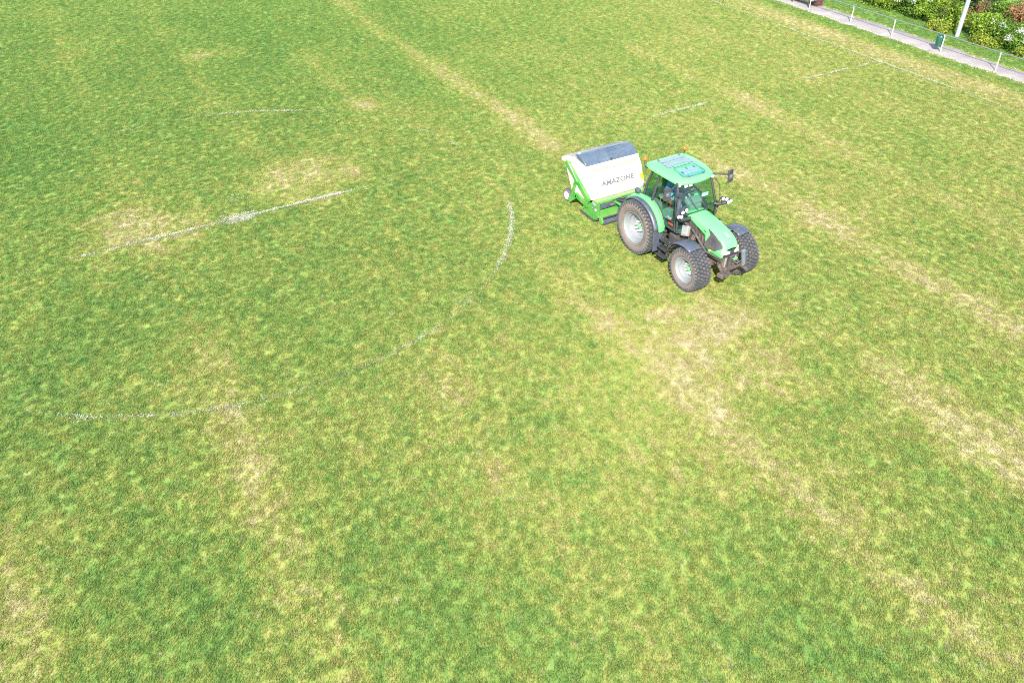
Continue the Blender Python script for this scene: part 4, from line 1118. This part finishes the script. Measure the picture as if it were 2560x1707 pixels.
# grey rear chute
mb = MB(); rings = []
for x, z in ((-3.24, 1.735), (-3.45, 1.71), (-3.70, 1.63), (-3.90, 1.53), (-3.95, 1.46)):
    rings.append([(x, -1.0, z - .02), (x, -.98, z), (x, 0, z + .005), (x, .98, z), (x, 1.0, z - .02)])
mb.rings(rings, caps=False, closed=False)
ch = mb.build('rear_chute', M['chute_grey'], C, smooth=50, solid=.03)
for yy in (-.94, .0, .94):
    mb = MB(); mb.tube([(-3.30, yy, 1.745), (-3.55, yy, 1.70), (-3.80, yy, 1.60), (-3.95, yy, 1.50)], .02, 6); mb.build('chute_rib', M['chute_grey'], ch, smooth=50)
for s in (-1, 1):
    mb = MB(); mb.prism([(-3.32, 1.70), (-3.62, 1.64), (-3.98, 1.48), (-3.98, 1.36), (-3.70, 1.40), (-3.40, 1.52)], s * .985, s * 1.09); mb.build('chute_cheek', M['cream_paint'], ch, bevel=.02)
# domed lid
mb = MB(); LP = [(-3.33, 1.665), (-3.33, 1.80), (-3.22, 1.835), (-3.06, 1.83), (-2.92, 1.785), (-2.80, 1.70), (-2.725, 1.60)]
mb.prism(LP, -1.0, 1.0)
lid = mb.build('lid', M['lid_plastic'], C, smooth=40, bevel=.012)
mb = MB()
g = np.random.default_rng(8)
for k in range(10):
    u = k / 9; yy = -.2 if k % 2 else .25
    x, z = float(np.interp(u, [0, .5, 1], [-3.15, -2.98, -2.83])), float(np.interp(u, [0, .5, 1], [1.842, 1.814, 1.73]))
    mb.tube([(x, yy - .3, z), (x, yy + .35, z)], .007, 5)
mb.build('lid_rib', M['lid_plastic'], lid)
mb = MB(); mb.box((-3.25, -.90, 1.832), (.05, .09, .006)); mb.build('sticker', M['white_paint'], lid)
mb = MB(); mb.box((-2.75, .0, 1.645), (.06, .07, .03), RY(50)); mb.build('latch', M['black_plastic'], lid)
# lettering on the front wall
def letters(body, size, yc, z, m, parent, bold=0.0, sx=1.0):
    cu = bpy.data.curves.new('lettering', 'FONT'); cu.body = body; cu.size = size; cu.align_x = 'CENTER'; cu.align_y = 'CENTER'; cu.extrude = .002; cu.offset = bold
    o = bpy.data.objects.new('lettering', cu); COL.objects.link(o)
    dg = bpy.context.evaluated_depsgraph_get(); me = bpy.data.meshes.new_from_object(o.evaluated_get(dg))
    bpy.data.objects.remove(o)
    xa = Vector((0, 1, 0)); za = nf.normalized(); ya = za.cross(xa)
    x_on = float(np.interp(z, [.68, 1.05, 1.28], [-2.20, -2.36, -2.43]))
    mt = Matrix(((xa.x, ya.x, za.x, x_on + nf.x * .006), (xa.y, ya.y, za.y, yc), (xa.z, ya.z, za.z, z + nf.z * .006), (0, 0, 0, 1)))
    me.transform(Matrix.Scale(sx, 4, Vector((1, 0, 0)))); me.transform(mt); me.materials.append(m); me.name = 'lettering'
    o = bpy.data.objects.new('lettering', me); COL.objects.link(o); o.parent = parent
letters('AMAZONE', .215, .03, 1.06, M['lettering_ink'], hop, .009, 1.2)
letters('Groundkeeper', .075, .42, .93, M['grey_ink'], hop, 0, 1.15)
mb = MB(); mb.box(Vector((-2.335, .955, .99)) + nf * .008, (.012, .11, .19), RY(-22)); mb.build('sticker', M['yellow_sticker'], hop)
mb = MB(); mb.box(Vector((-2.275, -.82, .855)) + nf * .008, (.012, .05, .10), RY(-22)); mb.build('sticker', M['seam_ochre'], hop)
# side frames: a raking channel, a strut and a cranked arm each side
for s in (-1, 1):
    y0, y1 = s * 1.035, s * 1.11
    def beam(nm, a, b, w, mt=M['mower_green'], par=C, yy=(y0, y1)):
        a, b = Vector((a[0], 0, a[1])), Vector((b[0], 0, b[1])); d = (b - a).normalized(); q = Vector((-d.z, 0, d.x)) * w / 2
        m_ = MB(); m_.prism([((a + q).x, (a + q).z), ((b + q).x, (b + q).z), ((b - q).x, (b - q).z), ((a - q).x, (a - q).z)], yy[0], yy[1])
        return m_.build(nm, mt, par, bevel=.008)
    chn = beam('side_channel', (-3.72, 1.42), (-2.33, .58), .17)
    beam('channel_lip', (-3.66, 1.50), (-2.30, .68), .035, M['mower_green'], chn, (y0, s * 1.13))
    beam('lift_ram', (-3.50, 1.44), (-2.95, 1.02), .035, M['galvanised'], chn, (s * 1.10, s * 1.14))
    beam('strut', (-3.18, .92), (-3.36, .22), .11, yy=(s * 1.005, s * 1.08))
    beam('cranked_arm', (-3.46, .14), (-3.05, .50), .17, yy=(s * 1.01, s * 1.10))
    beam('cranked_arm', (-3.10, .50), (-2.42, .42), .15, yy=(s * 1.01, s * 1.10))
    for (x, z) in ((-3.4, 1.22), (-3.08, 1.0), (-2.72, .80), (-2.44, .62)):
        mb = MB(); mb.box((x, s * 1.094, z), (.07, .008, .05), RY(31)); mb.build('sticker', M['yellow_sticker'], chn)
    # trailing wheel
    mb = MB(); mb.lathe([(.001, -.02), (.05, -.03), (.06, .0), (.11, .01), (.13, -.05), (.14, -.05)], n=24) if s < 0 else mb.lathe([(.001, .02), (.05, .03), (.06, .0), (.11, -.01), (.13, .05), (.14, .05)], n=24)
    cwh = mb.build('wheel', M['white_paint'], C, smooth=40, loc=(-3.68, s * .97, .21))
    mb = MB(); mb.lathe([(.13, -.06), (.15, -.075), (.19, -.07), (.21, -.05), (.215, 0), (.21, .05), (.19, .07), (.15, .075), (.13, .06)], n=32, mis=[1, 1, 0, 0, 0, 0, 1, 1]); mb.build('tyre', [M['tread_rubber'], M['sidewall_rubber']], cwh, smooth=40)
    mb = MB(); mb.box((-3.55, s * .86, .26), (.34, .05, .08)); mb.tube([(-3.68, s * .95, .21), (-3.68, s * .80, .21)], .025, 8); mb.build('wheel_fork', M['mower_green'], C, bevel=.008)
    # deck end plate with skid
    pl = [(-2.78, .06), (-2.70, .16), (-2.38, .52), (-2.10, .68), (-1.86, .70), (-1.84, .22), (-1.98, .10), (-2.10, .06)]
    mb = MB(); mb.prism(pl, s * .985, s * 1.03); ep = mb.build('end_plate', M['mower_green'], C, bevel=.006)
    mb = MB(); mb.prism([(-2.84, .07), (-2.78, .10), (-2.06, .065), (-1.90, .16), (-1.88, .13), (-2.04, .02), (-2.70, .02)], s * .98, s * 1.08); mb.build('skid', M['dark_iron'], ep, bevel=.006)
    mb = MB(); mb.lathe([(.001, s * 1.06), (.05, s * 1.055), (.065, s * 1.035), (.065, s * 1.0)], (-2.02, 0, .42), 'y', 14); mb.build('bearing', M['grey_steel'], ep, smooth=40)
    mb = MB(); mb.box((-2.08, s * 1.045, .60), (.16, .05, .05), RY(20)); mb.tube([(-2.2, s * 1.05, .52), (-2.1, s * 1.07, .56), (-2.12, s * 1.07, .46), (-2.2, s * 1.06, .45)], .012, 5); mb.build('catch', M['galvanised'], ep)
    beam('deck_brace', (-2.72, .17), (-2.40, .52), .07, par=ep, yy=(s * 1.03, s * 1.07))
# deck between the end plates
mb = MB(); mb.prism([(-2.26, .66), (-2.10, .695), (-1.98, .70), (-1.98, .62), (-2.3, .30), (-2.42, .30)], -.98, .98); dk = mb.build('deck', mat('dusty_green', (.16, .27, .10), .6, dirt=.7, dirtcol=(.33, .30, .16), var=.15, scale=6), C)
mb = MB(); mb.prism([(-1.975, .715), (-1.90, .73), (-1.86, .73), (-1.86, .68), (-1.96, .60)], -.98, .98); mb.build('cross_beam', M['mower_green'], C)
mb = MB(); mb.prism([(-1.90, .67), (-1.83, .66), (-1.81, .53), (-1.85, .51), (-1.92, .60)], -.975, .975); fbm = mb.build('front_flap', M['fender_plastic'], C, bevel=.01)
mb = MB()
for k in range(5): mb.box((-1.822, -.60 + k * .035, .60), (.006, .014, .05))
mb.build('flap_mark', M['seam_ochre'], fbm)
mb = MB(); mb.prism([(-1.97, .52), (-1.86, .44), (-1.80, .22), (-1.84, .20), (-1.95, .30)], -.975, .975); mb.build('front_plate', M['mower_green'], C)
mb = MB(); mb.box((-1.80, 0, .20), (.06, 1.9, .05)); mb.build('roller_beam', M['dark_iron'], C, bevel=.01)
for s in (-1, 1):
    mb = MB(); mb.prism([(-1.88, .30), (-1.74, .26), (-1.66, .14), (-1.68, .05), (-1.78, .04), (-1.86, .14)], s * .93, s * .99); mb.build('roller_bracket', M['mower_green'], C, bevel=.01)
mb = MB(); mb.tube([(-1.72, -.93, .095), (-1.72, .93, .095)], .085, 18); mb.build('roller', M['fender_plastic'], C, smooth=40)
# drawbar and shaft to the tractor
mb = MB()
for s in (-1, 1): mb.tube([(-1.86, s * .42, .66), (-1.15, s * .36, .62), (-.45, s * .30, .60)], .045, 8)
mb.tube([(-1.86, 0, .70), (-1.5, 0, .86), (-.4, 0, .92)], .035, 8)
mb.build('three_point_hitch', M['mower_green'], C, smooth=50)
mb = MB(); mb.tube([(-1.9, 0, .55), (-.35, 0, .72)], .06, 10); mb.build('drive_shaft', M['yellow_sticker'], C, smooth=50)
mb = MB(); mb.tube([(-1.86, -.5, .72), (-1.5, -.3, .85), (-.8, -.2, .98), (-.4, -.15, 1.0)], .016, 6); mb.tube([(-1.86, -.4, .72), (-1.6, -.2, .9), (-.8, -.1, 1.0), (-.4, -.05, 1.05)], .016, 6); mb.build('hydraulic_hose', M['rubber_seal'], C, smooth=50)
